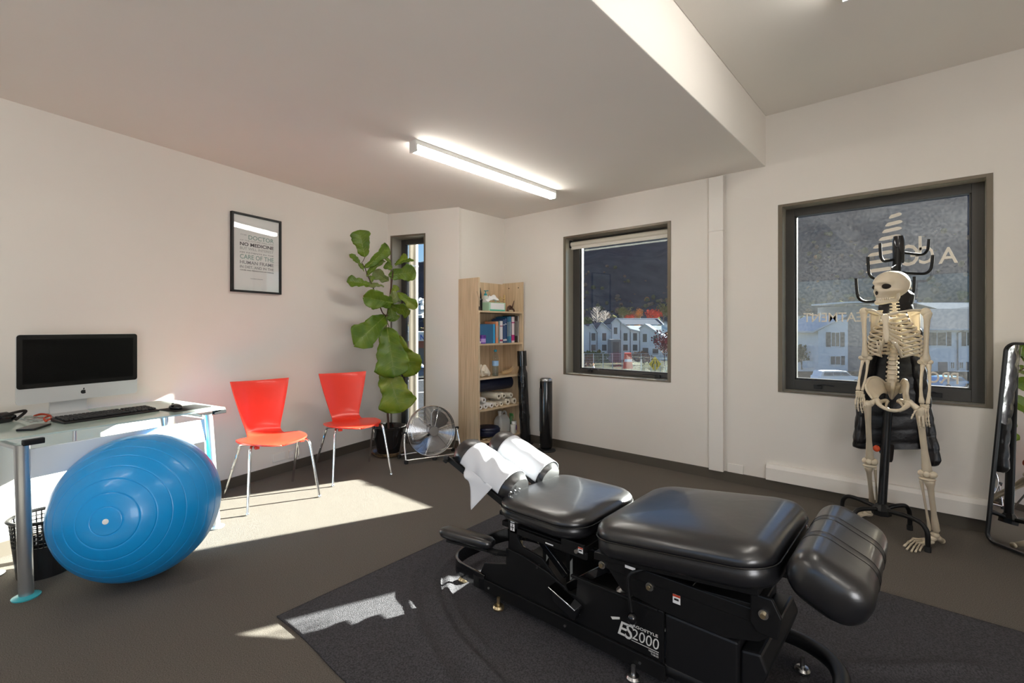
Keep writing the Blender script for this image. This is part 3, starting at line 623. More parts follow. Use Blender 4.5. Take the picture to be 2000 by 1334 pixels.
def leaf(b, tip, w, face=(0, -1), fold=.25, curl=.15, m_=None, base=True, twist=0, seed=0, dyb=0, dyt=0):
    "b, tip in pixels; w pixel width; curl bows the blade toward the room"
    rnd = random.Random(seed*7+3); pb_ = pp(*b, dyb); pt = pp(*tip, dyt); ax = pt-pb_; L = ax.length; ax.normalize()
    tocam = (Vector((0, 0, H))-pb_).normalized(); nrm = (tocam-ax*tocam.dot(ax)).normalized()
    if twist: nrm = Matrix.Rotation(twist, 3, ax) @ nrm
    side = ax.cross(nrm).normalized(); hw = w*PY_/FPX/2; nu, nv = 18, 12
    prof = [(0, .05), (.06, .34), (.16, .56), (.3, .66), (.42, .66), (.55, .80), (.70, 1.0), (.82, .98), (.92, .75), (.98, .35), (1, .06)]
    def fn(s_, t_):
        q = -1+2*t_; ww = hw*interp(prof, s_)*(1+.10*math.sin(15*s_+seed*1.7+(1.3 if q > 0 else 0))+.04*math.sin(41*s_+seed*3+(2 if q > 0 else 0)))
        wav = .016*math.sin(s_*19+q*2.5+seed)*abs(q)**1.5*(hw/.13)+.006*math.sin(s_*37+seed*2)*abs(q)**3*(hw/.13)
        endn = -.02*L*max(0, s_-.9)*10*(1-abs(q))   # notched tip
        off = fold*abs(q)*ww+wav+curl*L*(4*s_*(1-s_))*.5+.004*math.cos(s_*42)*abs(q)*0
        ripple = .0022*math.cos(abs(q)*5-s_*38)
        return pb_+ax*(L*s_+endn+.04*L*math.sin(s_*PI)*q*q)+side*(q*ww)+nrm*(off+ripple)
    lf = P(MB().grid(fn, nu, nv), 'leaf', m_ or m_leaf, plant, True, smooth=180, solid=.0012)
    mid = [fn(i/10*.96, .5)+nrm*.0012 for i in range(11)]; v_ = MB().tube(mid, [.0024, .002, .0016, .001, .0006], 5)
    for i in range(2, 9):
        for sg in (0, 1): v_.tube([fn(i/10-.02, .5)+nrm*.001, fn(min(1, i/10+.06), .5+(sg-.5)*.45)+nrm*.001, fn(min(1, i/10+.12), .5+(sg-.5)*.85)+nrm*.001], [.001, .0007, .0004], 4)
    P(v_, 'leaf_veins', m_vein, lf, True)
LV = [((713, 502), (701, 449), 37, {}), ((712, 523), (758, 479), 27, dict(twist=.5)), ((711, 530), (682, 497), 16, dict(twist=.9, m_=m_leaf)), ((716, 540), (750, 508), 20, dict(twist=-.7)), ((722, 557), (677, 551), 24, dict(twist=.6)), ((724, 552), (727, 539), 12, {}),
      ((759, 549), (730, 528), 26, dict(m_=m_leafu, twist=-.4)), ((764, 515), (741, 497), 14, dict(twist=.8)), ((771, 517), (793, 496), 15, dict(twist=.6, m_=m_leafy)), ((772, 519), (809, 509), 12, dict(twist=-1.0)), ((759, 538), (813, 531), 34, dict(m_=m_leaf, curl=-.1)),
      ((766, 525), (752, 516), 18, {}), ((765, 575), (776, 558), 14, dict(m_=m_leafy)), ((776, 571), (815, 602), 21, dict(m_=m_leafy, curl=.2)), ((768, 592), (709, 580), 38, dict(dyt=-.1)), ((757, 592), (779, 575), 26, dict(m_=m_leafu)), ((764, 596), (801, 606), 30, dict(dyt=-.15, twist=.7)),
      ((763, 600), (770, 628), 24, dict()), ((750, 560), (715, 560), 20, dict(m_=m_leafu, twist=1.0)), ((752, 617), (691, 675), 50, dict(dyt=-.12)), ((757, 610), (757, 662), 18, dict(m_=m_leafu, twist=.9)), ((760, 648), (812, 732), 50, dict(m_=m_leafy, dyt=.05)),
      ((756, 640), (771, 738), 66, dict(dyt=-.18, dyb=-.05)), ((752, 712), (784, 806), 66, dict(m_=m_leafy, dyt=-.14, dyb=-.08))]
for i, (b, t_, w, kw) in enumerate(LV):
    leaf(b, t_, w, seed=i, **kw)
for b, a in (((713, 502), (708, 512)), ((763, 648), (757, 630)), ((757, 715), (757, 700)), ((752, 617), (758, 622))):
    P(MB().tube([pp(*a), pp(*b)], .003, 6), 'leaf_stalk', m_trunk, plant, True)

# floor fan
fc = Vector((-3.655, 2.975, .262)); fx = Vector((.172, .488, 0)).normalized(); fn_ = Vector((fx.y, -fx.x, 0)); tl = R(6); fz = (Vector((0, 0, 1))*math.cos(tl)-fn_*math.sin(tl)).normalized(); fo = fx.cross(fz)*1; fo = fo if fo.dot(fn_) > 0 else -fo
fan = T('floor_fan', 'chrome floor fan between the plant and the bookshelf', 'fan', (fc.x, fc.y, 0))
FRa = .235
def fp(r, a, o=0): return fc+fx*(r*math.cos(a))+fz*(r*math.sin(a))+fo*o
def ringpts(r, o, n=56): return [fp(r, 2*PI*k/n, o) for k in range(n)]
for nm, sg in (('front_grille', 1), ('rear_grille', -1)):
    g_ = MB()
    def dome(r): return sg*(.03+.045*math.cos(min(1, r/FRa)*PI/2))
    for k in range(26):
        r = .05+(FRa-.052)*k/25; g_.tube(ringpts(r, dome(r), 48), .0013, 4, closed=True)
    for k in range(6 if sg > 0 else 8):
        a = 2*PI*k/(6 if sg > 0 else 8)+.2; g_.tube([fp(r, a, dome(r)+sg*.002) for r in (.03, .08, .13, .18, .22, FRa)], .0022, 5)
    P(g_, nm, m_chrome, fan, True)
rim = MB(); rim.tube(ringpts(FRa, .026, 64), .005, 6, closed=True).tube(ringpts(FRa, -.026, 64), .005, 6, closed=True)
rim.loft([[fp(FRa+.001, 2*PI*k/64, o) for k in range(64)] for o in (-.026, .026)], caps=False); P(rim, 'rim', m_chrome, fan, True)
P(MB().tube([fc+fo*.072, fc+fo*.085], [.046, .044], 32), 'badge', m_steel, fan, True)
P(MB().tube([fc-fo*.02, fc+fo*.03], [.04, .035], 24), 'hub', m_steel, fan, True)
P(MB().tube([fc-fo*.11, fc-fo*.02], [.05, .06], 24), 'motor', m_black, fan, True)
for k in range(3):
    a0 = 2*PI*k/3+.9
    def bl(s_, t_): r = lerp(.04, .205, s_); a = a0+(t_-.5)*(1.55-.25*s_)*(1 if s_ < .9 else .85); return fp(r, a, .03*(t_-.5)*1.6)
    P(MB().grid(bl, 10, 12), 'blade', m_steel, fan, True, smooth=180, solid=.002)
for s_ in (-1, 1):
    p0 = fc+fx*s_*(FRa+.02); q0 = Vector((p0.x, p0.y, .02))+fn_*.10+fx*s_*.02; q1 = Vector((p0.x, p0.y, .02))-fn_*.12+fx*s_*.02
    P(MB().tube(catmull([q0, q0.lerp(p0, .55)+fx*s_*.01, p0+fx*s_*.008, q1.lerp(p0, .6)+fx*s_*.01, q1], 5), .009, 10), 'side_stand', m_chrome, fan, True)
    P(MB().cyl(p0+fx*s_*.0, p0+fx*s_*.03, .013, n=12), 'knob', m_black, fan, True)
    for q in (q0, q1): P(MB().box((q.x, q.y, .018), (.03, .03, .036)), 'foot', m_blackr, fan, True, bevel=.005)
a = fc+fx*-(FRa+.04)+fn_*.10; b_ = fc+fx*(FRa+.04)+fn_*.10; a.z = b_.z = .03
P(MB().tube([a, b_], .010, 10), 'front_bar', m_chrome, fan, True); a = a-fn_*.22; b_ = b_-fn_*.22
P(MB().tube([a, b_], .010, 10), 'rear_bar', m_chrome, fan, True)
for a in (fc+fn_*.10,): P(MB().box((a.x, a.y, .012), (.035, .035, .024)), 'centre_foot', m_blackr, fan, True, bevel=.005)
# ================= BOOKSHELF AND ITS CORNER =================
SX0, SX1, SY0, SY1 = BX+.014, -3.43, 3.395, 4.098; ST = 1.76
shf = T('bookshelf', 'tall narrow oak bookshelf in the corner behind the floor fan', 'bookshelf', (SX0, SY0, 0))
P(MB().bb((SX0, SY0, .03), (SX1, SY0+.022, ST)), 'side_panel', m_oak, shf, True, smooth=0, bevel=.0015)
P(MB().bb((SX0, SY1-.022, .03), (SX1, SY1, ST)), 'side_panel', m_oak, shf, True, smooth=0, bevel=.0015)
P(MB().bb((SX0, SY0, .0), (SX0+.06, SY0+.022, .03)).bb((SX1-.06, SY0, 0), (SX1, SY0+.022, .03)), 'foot', m_oak, shf, True, smooth=0)
P(MB().bb((SX0, SY1-.022, .0), (SX1, SY1, .03)), 'foot', m_oak, shf, True, smooth=0)
P(MB().bb((SX0, SY0+.022, .03), (SX0+.008, SY1-.022, ST-.01)), 'back_panel', m_oak, shf, True, smooth=0)
SZ = [.091, .422, .745, 1.092, 1.429]
for i, z in enumerate(SZ): P(MB().bb((SX0+.008, SY0+.022, z-.018), (SX1-.002, SY1-.022, z)), 'shelf', m_oakh, shf, True, smooth=0, bevel=.001)
P(MB().cyl((SX0+.1, SY1-.023, 1.70), (SX0+.1, SY1-.026, 1.70), .006, n=8).cyl((SX0+.24, SY1-.023, 1.70), (SX0+.24, SY1-.026, 1.70), .006, n=8), 'screw_cap', m_dark, shf, True)
FXs = -3.45
def sy(u, x=-3.5): return atx(u, 641, x).y
def shz(u, v_, x=-3.5): return atx(u, v_, x).z
# pendant
pd = T('cord_pendant', 'dark pendant on a thin cord draped on the front edge of the bookshelf side', 'pendant', (SX1+.004, SY0+.01, 1.55))
q = atx(926, 608, SX1+.006); a = atx(918, 573, SX1+.006); b = atx(932.5, 575, SX1+.006); a.y = SY0+.001; a = Vector((SX1-.02, SY0-.003, 1.62)); b = Vector((SX1+.004, SY0+.021, 1.62)); q = Vector((SX1+.005, SY0+.006, 1.47))
P(MB().tube([a, Vector((SX1+.004, SY0-.002, 1.56)), q], .0012, 5).tube([b, q], .0012, 5), 'cord', m_strap, pd, True); P(MB().ell(q-Vector((0, 0, .02)), (.005, .007, .024), 10), 'stone', m_gloss, pd, True)
# --- top shelf
z = SZ[4]; y = sy(940.5); t = T('black_spire_bottle', 'slim black pointed bottle at the left of the top shelf', 'bottle', (-3.52, y, z))
P(MB().lathe([(.022, 0), (.024, .004), (.024, .10), (.027, .105), (.027, .115), (.016, .13)], n=24), 'body', m_gloss, t); P(MB().lathe([(.016, .13), (.014, .17), (.004, .235), (.002, .24)], n=24), 'spout', m_black, t)
y = sy(951, -3.54); t = T('pump_bottle', 'white pump bottle with a teal top behind the tissue box', 'bottle', (-3.56, y, z))
P(MB().lathe([(.034, 0), (.036, .005), (.036, .14), (.030, .158), (.014, .166)], n=28), 'body', mat('lotion_plastic', (.62, .66, .60), .35), t); P(MB().lathe([(.016, .165), (.016, .185), (.006, .19), (.006, .21), (.018, .212), (.018, .218)], n=20), 'pump', mat('teal_plastic', (.04, .36, .42), .35), t); P(MB().box((.02, 0, .214), (.045, .01, .008)), 'nozzle', MATS['teal_plastic'], t, bevel=.002)
P(MB().lathe([(.0365, .03), (.0365, .12)], n=28), 'label', m_whitep, t)
ya, yb = sy(954, -3.45), sy(989, -3.45); t = T('tissue_box', 'pale green and white tissue box on the top shelf', 'tissue box', (-3.51, (ya+yb)/2, z))
W = (yb-ya)*.92; P(MB().box((0, 0, .045), (.115, W, .09)), 'box', mat('tissue_box_card', (.45, .68, .50), .6), t, smooth=0, bevel=.003); P(MB().box((.0585, 0, .05), (.002, W*.82, .065)), 'front_label', m_paper, t, smooth=0); P(MB().box((.0588, 0, .008), (.002, W*.9, .014)), 'green_stripe', mat('tissue_green', (.05, .42, .30), .6), t, smooth=0)
rnd = random.Random(2)
def tis(s_, t_):
    y = lerp(-W*.42, W*.40, s_); zz_ = .085+.085*math.sin(s_*PI*.75+.35)*(1-.0*t_)+.01*math.sin(s_*19+t_*5); return (-.015+.045*(t_-.5)*1.5+.012*math.sin(s_*11), y, zz_*(1-.55*abs(t_-.5)*2)+.045*abs(t_-.5)*2)
P(MB().grid(tis, 16, 10), 'tissue', m_paper, t, smooth=180, solid=.002)
y = sy(988, -3.58); t = T('wooden_frame_ornament', 'small pale wooden ladder-like stand behind the tissue box', 'ornament', (-3.60, y-.03, z))
b = MB().box((0, .025, .095), (.02, .012, .19)).box((0, -.04, .095), (.02, .012, .15))
for k in range(5): b.box((0, -.008, .03+k*.03), (.014, .07, .008))
P(b, 'slats', mat('pale_wood', (.62, .46, .22), .5), t, bevel=.001)
y = sy(1001, -3.52); t = T('twisted_ornament', 'small dark brown twisted branch ornament at the right of the top shelf', 'ornament', (-3.55, y, z))
P(MB().tube(catmull([(0, -.045, .01), (0, -.03, .045), (.01, 0, .03), (0, .03, .055), (.01, .05, .13)]), [.012, .014, .012, .008, .003], 8).tube(catmull([(0, -.05, .05), (.01, -.02, .065), (0, .02, .045), (.01, .045, .02), (0, .055, .005)]), [.006, .012, .012, .010, .008], 8), 'stem', mat('dark_carved_wood', (.07, .03, .02), .5), t)
P(MB().ell((.02, -.01, .013), (.018, .03, .012), 8), 'base_stone', m_bone, t)
# --- books
z = SZ[3]
books = [(937, 967, 633, .17, (.015, .10, .22), 'thick dark blue binder with a bright blue spine, leftmost of the books', (.02, .28, .55)), (968, 973.5, 628, .16, (.72, .30, .16), 'thin orange book beside the blue binder', None), (973.5, 976, 627, .16, (.12, .30, .32), 'thin teal book right of the orange one', None),
         (976, 982, 627, .165, (.72, .70, .72), 'white book between the thin teal and the navy ones', (.35, .05, .12)), (982.5, 986, 624, .17, (.04, .09, .22), 'narrow navy book with pale bands, right of the white one', (.6, .62, .68)), (986, 990, 622, .17, (.03, .07, .20), 'second navy book, just left of the tall blue ones', (.55, .58, .62)), (990.5, 994, 619, .17, (.02, .14, .28), 'tall steel blue book, left one of a pair', None), (994, 998.5, 618, .17, (.03, .20, .36), 'tall brighter blue book left of the pink and white one', None),
         (999, 1005, 618.5, .16, (.74, .62, .66), 'pale pink and white book with a magenta band', (.45, .02, .18)), (1005.5, 1008, 616, .18, (.02, .02, .022), 'slim black book right of the pink one', None), (1008, 1011, 617, .18, (.03, .015, .015), 'black-brown book near the right panel', None), (1011.5, 1013.5, 617, .17, (.68, .66, .64), 'thin white book against the right panel', None)]
for i, (u0, u1, vt, dep, cl_, lb, band) in enumerate(books):
    xf = -3.47; ya, yb = sy(u0, xf), sy(u1, xf)-.0008; h = shz((u0+u1)/2, vt, xf)-z; t = T('book', lb, 'book', (xf-dep/2, (ya+yb)/2, z), group='books on the second shelf')
    w_ = yb-ya; cm = mat('book_cover_%d' % i, cl_, .5); e = min(.0025, w_*.2)
    P(MB().bb((-dep/2, -w_/2, 0), (dep/2, -w_/2+e, h)).bb((-dep/2, w_/2-e, 0), (dep/2, w_/2, h)).bb((dep/2-.003, -w_/2, 0), (dep/2, w_/2, h)), 'cover', cm, t, smooth=0)
    P(MB().bb((-dep/2+.004, -w_/2+e, .003), (dep/2-.004, w_/2-e, h-.004)), 'pages', m_paper, t, smooth=0)
    if band:
        bm_ = mat('book_band_%d' % i, band, .5)
        if i == 0: P(MB().bb((dep/2, w_/2-.03, 0), (dep/2+.0006, w_/2, h)), 'spine_strip', bm_, t, smooth=0)
        else: P(MB().bb((dep/2, -w_/2+.001, h*.08), (dep/2+.0006, w_/2-.001, h*(.30 if i == 8 else .16))).bb((dep/2, -w_/2+.001, h*.75), (dep/2+.0006, w_/2-.001, h*.79)), 'spine_band', bm_, t, smooth=0)
    elif w_ > .012: P(MB().bb((dep/2, -w_*.2, h*.25), (dep/2+.0006, w_*.2, h*.8)), 'spine_title', m_t4, t, smooth=0)
t = T('purple_jar', 'purple lidded jar in front of the blue binder', 'jar', (-3.455, sy(943.5, -3.45), z)); P(MB().lathe([(.028, 0), (.032, .004), (.032, .06)], n=28), 'body', mat('jar_purple', (.16, .06, .40), .35), t); P(MB().lathe([(.034, .06), (.034, .085), (.030, .088), (0, .088)], n=28), 'lid', mat('jar_lid_purple', (.08, .02, .22), .35), t); P(MB().lathe([(.0325, .015), (.0325, .05)], n=28), 'label', mat('jar_label', (.42, .30, .62), .5), t)
t = T('white_tube', 'tiny white and purple tube lying beside the purple jar', 'tube', (-3.46, SY0+.045, z+.0)); P(MB().cyl((0, -.018, .013), (0, .018, .013), .012, n=14), 'body', m_whitep, t); P(MB().cyl((0, -.02, .037), (0, .02, .035), .011, n=14), 'upper_tube', MATS['jar_purple'], t)
# --- models shelf
z = SZ[2]
m_bonel = mat('bone_model_pale', (.72, .64, .52), .5, sss=.1)
t = T('pelvis_bone_model', 'cream plaster bone model at the left of the middle shelf', 'bone model', (-3.50, sy(944), z))
def jaw(p, d): n_ = noise.noise(Vector((d.x*2.2, d.y*2.2, d.z*2.2+3))); return p*(1+.55*n_)
P(MB().ell((0, -.01, .055), (.045, .055, .048), 20, fn=jaw).tube(catmull([(0, -.05, .05), (.01, .0, .11), (.01, .03, .075), (.02, .055, .035), (.02, .05, .01)], 6), [.012, .02, .026, .022, .012], 12).tube(catmull([(.0, -.05, .07), (.01, -.055, .11), (0, -.03, .125)], 5), [.012, .014, .01], 8), 'bone', m_bonel, t)
t = T('water_bottle', 'clear plastic water bottle with a blue cap on the middle shelf', 'bottle', (-3.49, sy(967.5, -3.49), z))
m_pet = pane_mat('pet_plastic', .03, (.9, .94, .96))
P(MB().lathe([(.0, .002), (.028, 0), (.034, .008), (.034, .03), (.031, .04), (.034, .05), (.034, .09), (.031, .098), (.033, .106), (.033, .165), (.036, .175), (.034, .20), (.024, .228), (.013, .246), (.013, .258)], n=32), 'body', m_pet, t)
P(MB().lathe([(.0, .003), (.030, .004), (.031, .10), (.030, .108)], n=24), 'water', pane_mat('water', .02, (.86, .92, .95)), t)
P(MB().lathe([(.0348, .108), (.0348, .160)], n=32), 'label', mat('bottle_label', (.30, .48, .72), .5), t); P(MB().lathe([(.0155, .256), (.0165, .258), (.0165, .276), (.012, .28), (0, .28)], n=20), 'cap', mat('cap_blue', (.03, .35, .50), .4), t)
t = T('spine_model', 'short curved spine bone model lying on the middle shelf', 'bone model', (-3.50, sy(991), z))
sp_ = catmull([(0, -.075, .022), (.012, -.03, .026), (.008, .02, .03), (0, .06, .042), (-.005, .078, .052)], 4); b = MB()
for i, p in enumerate(sp_):
    b.ell(p, (.017, .0042, .016), 8); 
    if i % 2 == 0: b.tube([p+Vector((0, 0, .012)), p+Vector((.004, .006, .034))], [.004, .002], 6); b.tube([p+Vector((.01, 0, .008)), p+Vector((.03, .006, .018))], [.003, .002], 5); b.tube([p+Vector((-.01, 0, .008)), p+Vector((-.03, .006, .018))], [.003, .002], 5)
b.tube(sp_, .006, 6); P(b, 'bone', mat('spine_tan', (.55, .38, .20), .5), t)
# --- rolls shelf
z = SZ[1]; ym = (SY0+SY1)/2
m_navy = mat('navy_vinyl', (.006, .010, .035), .42, bump=.2, bscale=30)
t = T('navy_bolster', 'long navy bolster lying across the shelf above the paper rolls', 'bolster', (-3.62, ym, z+.14)); P(MB().tube([(0, -.325, .085), (0, -.31, .085), (0, .31, .085), (0, .325, .085)], [.055, .075, .075, .055], 28), 'cover', m_navy, t)
for s_ in (-1, 1): P(MB().lathe([(.0, 0), (.054, 0), (.054, .004)], (0, s_*.325, .085), 24, Matrix.Rotation(-s_*PI/2, 4, 'X')), 'end_cap', m_navy, t)
m_roll = mat('paper_roll', (.78, .76, .73), .85); m_rollc = mat('cream_roll', (.74, .68, .56), .85); m_core = mat('card_core', (.20, .15, .10), .9)
rolls = [(938.5, 797, .027, 0), (949, 791.5, .026, 0), (960.5, 790, .027, 0), (970.5, 788.5, .0245, 1), (979.5, 786.5, .0245, 1), (992, 783, .034, 1), (1005, 780.5, .033, 1), (945.5, 781.5, .028, 0), (974.5, 774, .033, 1), (984.5, 773, .030, 1), (998.5, 772, .028, 1)]
rl_lab = ['white paper roll at the left end of the bottom row', 'white paper roll, second from the left in the bottom row', 'white paper roll, third from the left in the bottom row', 'cream paper roll, fourth from the left in the bottom row', 'cream paper roll, fifth from the left in the bottom row', 'thick cream roll, second from the right in the bottom row', 'thick cream roll at the right end of the bottom row', 'white roll on top of the bottom row, leftmost of the upper ones', 'thick cream roll with a dark core, second in the upper row', 'cream roll, third in the upper row', 'cream roll at the right end of the upper row']
for i, (u, v_, r, cz) in enumerate(rolls):
    x = -3.452 if i < 7 else -3.46; p = atx(u, v_, x); r *= .98
    zz_ = z+r+.0005 if i < 7 else max(p.z, z+.075); t = T('paper_roll', rl_lab[i], 'paper roll', (x, p.y, zz_-r), group='paper rolls on the fourth shelf')
    L = .235; mr_ = m_rollc if cz else m_roll
    P(MB().loft([[Vector((xx, rad*math.cos(2*PI*k/26), r+rad*math.sin(2*PI*k/26))) for k in range(26)] for xx, rad in ((-.003, r*.42), (0, r*.45), (0, r*.97), (-.002, r), (-L, r), (-L, r*.42))], caps=False), 'paper', mr_, t, smooth=40)
    P(MB().loft([[Vector((xx, r*.43*math.cos(2*PI*k/20), r+r*.43*math.sin(2*PI*k/20))) for k in range(20)] for xx in (-.002, -L)], caps=False), 'core', m_core, t)
# --- bottom shelf
z = SZ[0]
t = T('navy_round_cushion', 'round navy cushion on the bottom shelf', 'cushion', (-3.545, sy(958), z+.03)); P(MB().lathe([(.0, .0), (.10, 0), (.128, .012), (.134, .035), (.132, .075), (.12, .092), (.06, .098), (0, .098)], n=36), 'cover', m_navy, t); P(MB().tube([(.134*math.cos(2*PI*k/36), .134*math.sin(2*PI*k/36), .072) for k in range(36)], .0035, 6, closed=True), 'piping', m_navy, t)
t = T('white_jug', 'translucent white plastic jug with a handle on the bottom shelf', 'jug', (-3.60, sy(983, -3.58), z))
m_jug = mat('jug_plastic', (.60, .62, .62), .35, sss=.1)
P(MB().loft(pad(.12, .17, .03, [(.006, 0), (0, .008), (0, .12), (.004, .15), (.02, .18), (.045, .205)])), 'body', m_jug, t); P(MB().lathe([(.02, .195), (.02, .225), (.0235, .226), (.0235, .25), (0, .25)], (0, -.035, 0), 20), 'cap', m_whitep, t); P(MB().tube(catmull([(0, -.01, .205), (0, .025, .235), (0, .06, .22), (0, .078, .16), (0, .082, .11)], 6), .012, 10), 'handle', m_jug, t)
t = T('green_spray_bottle', 'small green trigger bottle behind the white jars on the bottom shelf', 'bottle', (-3.60, sy(1001, -3.58)-.005, z)); P(MB().lathe([(.026, 0), (.028, .005), (.028, .13), (.014, .16), (.012, .17)], n=22), 'body', mat('green_bottle', (.12, .30, .12), .3), t); P(MB().box((.01, 0, .185), (.05, .022, .03)).box((.035, 0, .165), (.01, .014, .04)), 'trigger', mat('green_trigger', (.10, .35, .10), .4), t, bevel=.004)
t = T('white_pill_jar', 'white screw-top jar at the right of the bottom shelf', 'jar', (-3.49, sy(1003.5, -3.48), z)); P(MB().lathe([(.028, 0), (.030, .004), (.030, .075)], n=24), 'body', m_whitep, t); P(MB().lathe([(.032, .075), (.032, .098), (0, .099)], n=24), 'lid', m_whitep, t)
t = T('purple_label_jar', 'small white jar with a purple label against the right panel', 'jar', (-3.52, min(sy(1013, -3.5), SY1-.058), z)); P(MB().lathe([(.028, 0), (.03, .004), (.03, .10)], n=24), 'body', m_whitep, t); P(MB().lathe([(.0306, .03), (.0306, .085)], n=24), 'label', MATS['jar_purple'], t); P(MB().lathe([(.031, .10), (.031, .125), (0, .126)], n=24), 'lid', m_whitep, t)
m_tan = mat('tan_leather', (.52, .40, .24), .6)
t = T('wooden_massage_tool', 'pale wooden handled tools under the navy cushion on the bottom shelf', 'tool', (-3.5, sy(957), z))
P(MB().tube([(.04, -.08, .012), (.03, .02, .014), (.02, .06, .012)], [.008, .011, .008], 10).tube([(.0, -.11, .012), (.02, .0, .016), (.03, .05, .02)], [.008, .008, .01], 10), 'handle', m_tan, t); P(MB().ell((.045, .03, .03), (.012, .018, .028), 10).ell((.03, .065, .016), (.02, .03, .013), 10), 'head', m_tan, t)

# black roll leaning on the shelf
br = T('black_tube_roll', 'tall black plastic-wrapped roll leaning against the right end of the bookshelf', 'roll', (-3.33, 4.0, 0))
b0 = Vector((-3.345, 4.030, .004)); b1 = Vector((-3.375, 4.000, 1.0)); m_bag = mat('black_film', (.012, .012, .013), .16, bump=.5, bscale=14)
mbg = MB(); rings = []
for i in range(22):
    t_ = i/21; c = b0.lerp(b1, t_); r = .056*(1-.10*t_)+(.006 if .28 < t_ < .32 else 0)-(.012 if .8 < t_ else 0)*(1 if t_ < .86 else .4); rings.append([c+Vector((math.cos(2*PI*k/20)*(r+.003*math.sin(3*k+i)), math.sin(2*PI*k/20)*(r+.003*math.cos(2*k+i*1.3)), 0)) for k in range(20)])
P(mbg.loft(rings), 'film', m_bag, br, True, smooth=60)
P(MB().tube([b1.lerp(b0, .16), b1+Vector((0, 0, .004))], [.052, .052], 20), 'end_cap', m_gloss, br, True)
P(MB().lathe([(.0, 0), (.085, 0), (.085, .012), (.06, .02)], (-3.335, 4.02, 0), 24), 'base', m_black, br, True)
# tower heater
hc = Vector((-2.985, 3.925, 0)); ht = T('tower_heater', 'slim black tower heater standing against the wall under the square window', 'heater', tuple(hc), R(-48))
P(MB().lathe([(.0, 0), (.098, 0), (.10, .006), (.09, .016), (.05, .024)], n=40), 'base', m_black, ht)
P(MB().lathe([(.050, .02), (.062, .04), (.064, .06), (.064, .70), (.060, .715)], n=40), 'body', m_gloss, ht)
P(MB().lathe([(.061, .712), (.0625, .716), (.0625, .728), (.058, .735), (.0, .735)], n=40), 'top_panel', m_steel, ht); P(MB().lathe([(.050, .735), (.048, .738), (0, .738)], n=30), 'control_disc', m_black, ht)
b = MB()
for k in range(44): z = .21+.42*k/43; b.tube([(.0645*math.cos(a), .0645*math.sin(a), z) for a in [R(-40+80*j/10)-PI/2 for j in range(11)]], .0016, 4)
for j in (-24, 0, 24): a = R(j)-PI/2; b.cyl((.066*math.cos(a), .066*math.sin(a), .2), (.066*math.cos(a), .066*math.sin(a), .64), .002, n=5)
P(b, 'grille', mat('heater_grille', (.06, .06, .06), .4), ht); P(MB().box((0, -.065, .062), (.03, .003, .008)), 'badge', m_whitep, ht)
# ================= TREATMENT TABLE AND FELT MAT =================
# felt mat, with the creases it shows round the table
RG = [([(-1.99, 1.86), (-1.93, 1.70), (-1.86, 1.55), (-1.72, 1.42), (-1.45, 1.30), (-1.12, 1.22), (-.9, 1.12)], .022, .016), ([(-2.08, 1.72), (-1.98, 1.50), (-1.84, 1.36), (-1.5, 1.20), (-1.2, 1.10), (-.98, .98)], .02, .010),
      ([(-.62, 2.38), (-.40, 2.45), (-.22, 2.58), (-.10, 2.80)], .022, .026), ([(-.28, 2.12), (-.12, 2.22), (.02, 2.36), (.20, 2.50)], .018, .014), ([(-2.1, 2.0), (-1.95, 2.02), (-1.85, 2.15)], .02, .010), ([(-1.9, 1.66), (-1.72, 1.50), (-1.5, 1.38), (-1.2, 1.30)], .02, .010)]
RG = [([Vector((a, b, 0)) for a, b in pl], w, h) for pl, w, h in RG]
def ridge_h(x, y):
    p = Vector((x, y, 0)); z = 0
    for pl, w, h in RG:
        best = 1e9; tb = 0
        for i in range(len(pl)-1):
            a, b = pl[i], pl[i+1]; ab = b-a; t = max(0, min(1, (p-a).dot(ab)/ab.length_squared)); d = (p-(a+ab*t)).length
            if d < best: best = d; tb = (i+t)/(len(pl)-1)
        if best < w*3.2: z = max(z, 1.5*h*math.exp(-(best/w)**2)*min(1, tb*6, (1-tb)*6))
    return z
mx0, mx1, my0, my1 = -2.15, .80, .40, 2.86
def matf(s_, t_):
    x = lerp(mx0, mx1, s_); y = lerp(my0, my1, t_); x += -.07*(t_-.2)*(1-s_); y = max(y, my0)
    yn = .893+.006*math.sin(x*9) ; y = lerp(yn, my1, t_)
    return (x, y, .004+ridge_h(x, y)+.0012*noise.noise(Vector((x*3, y*3, 0))))
b = MB().grid(matf, 230, 150)
P(b, 'felt_mat', m_matfelt, smooth=180, solid=.006, label='large charcoal felt mat spread on the carpet under the treatment table', cat='mat')

TC = 1.84
tb = T('treatment_table', 'black vinyl chiropractic treatment table on a steel base in the middle of the mat', 'treatment table', (-1.0, TC, 0))
m_seam = mat('vinyl_seam', (.006, .006, .006), .4)
MT = .009   # mat thickness under the feet
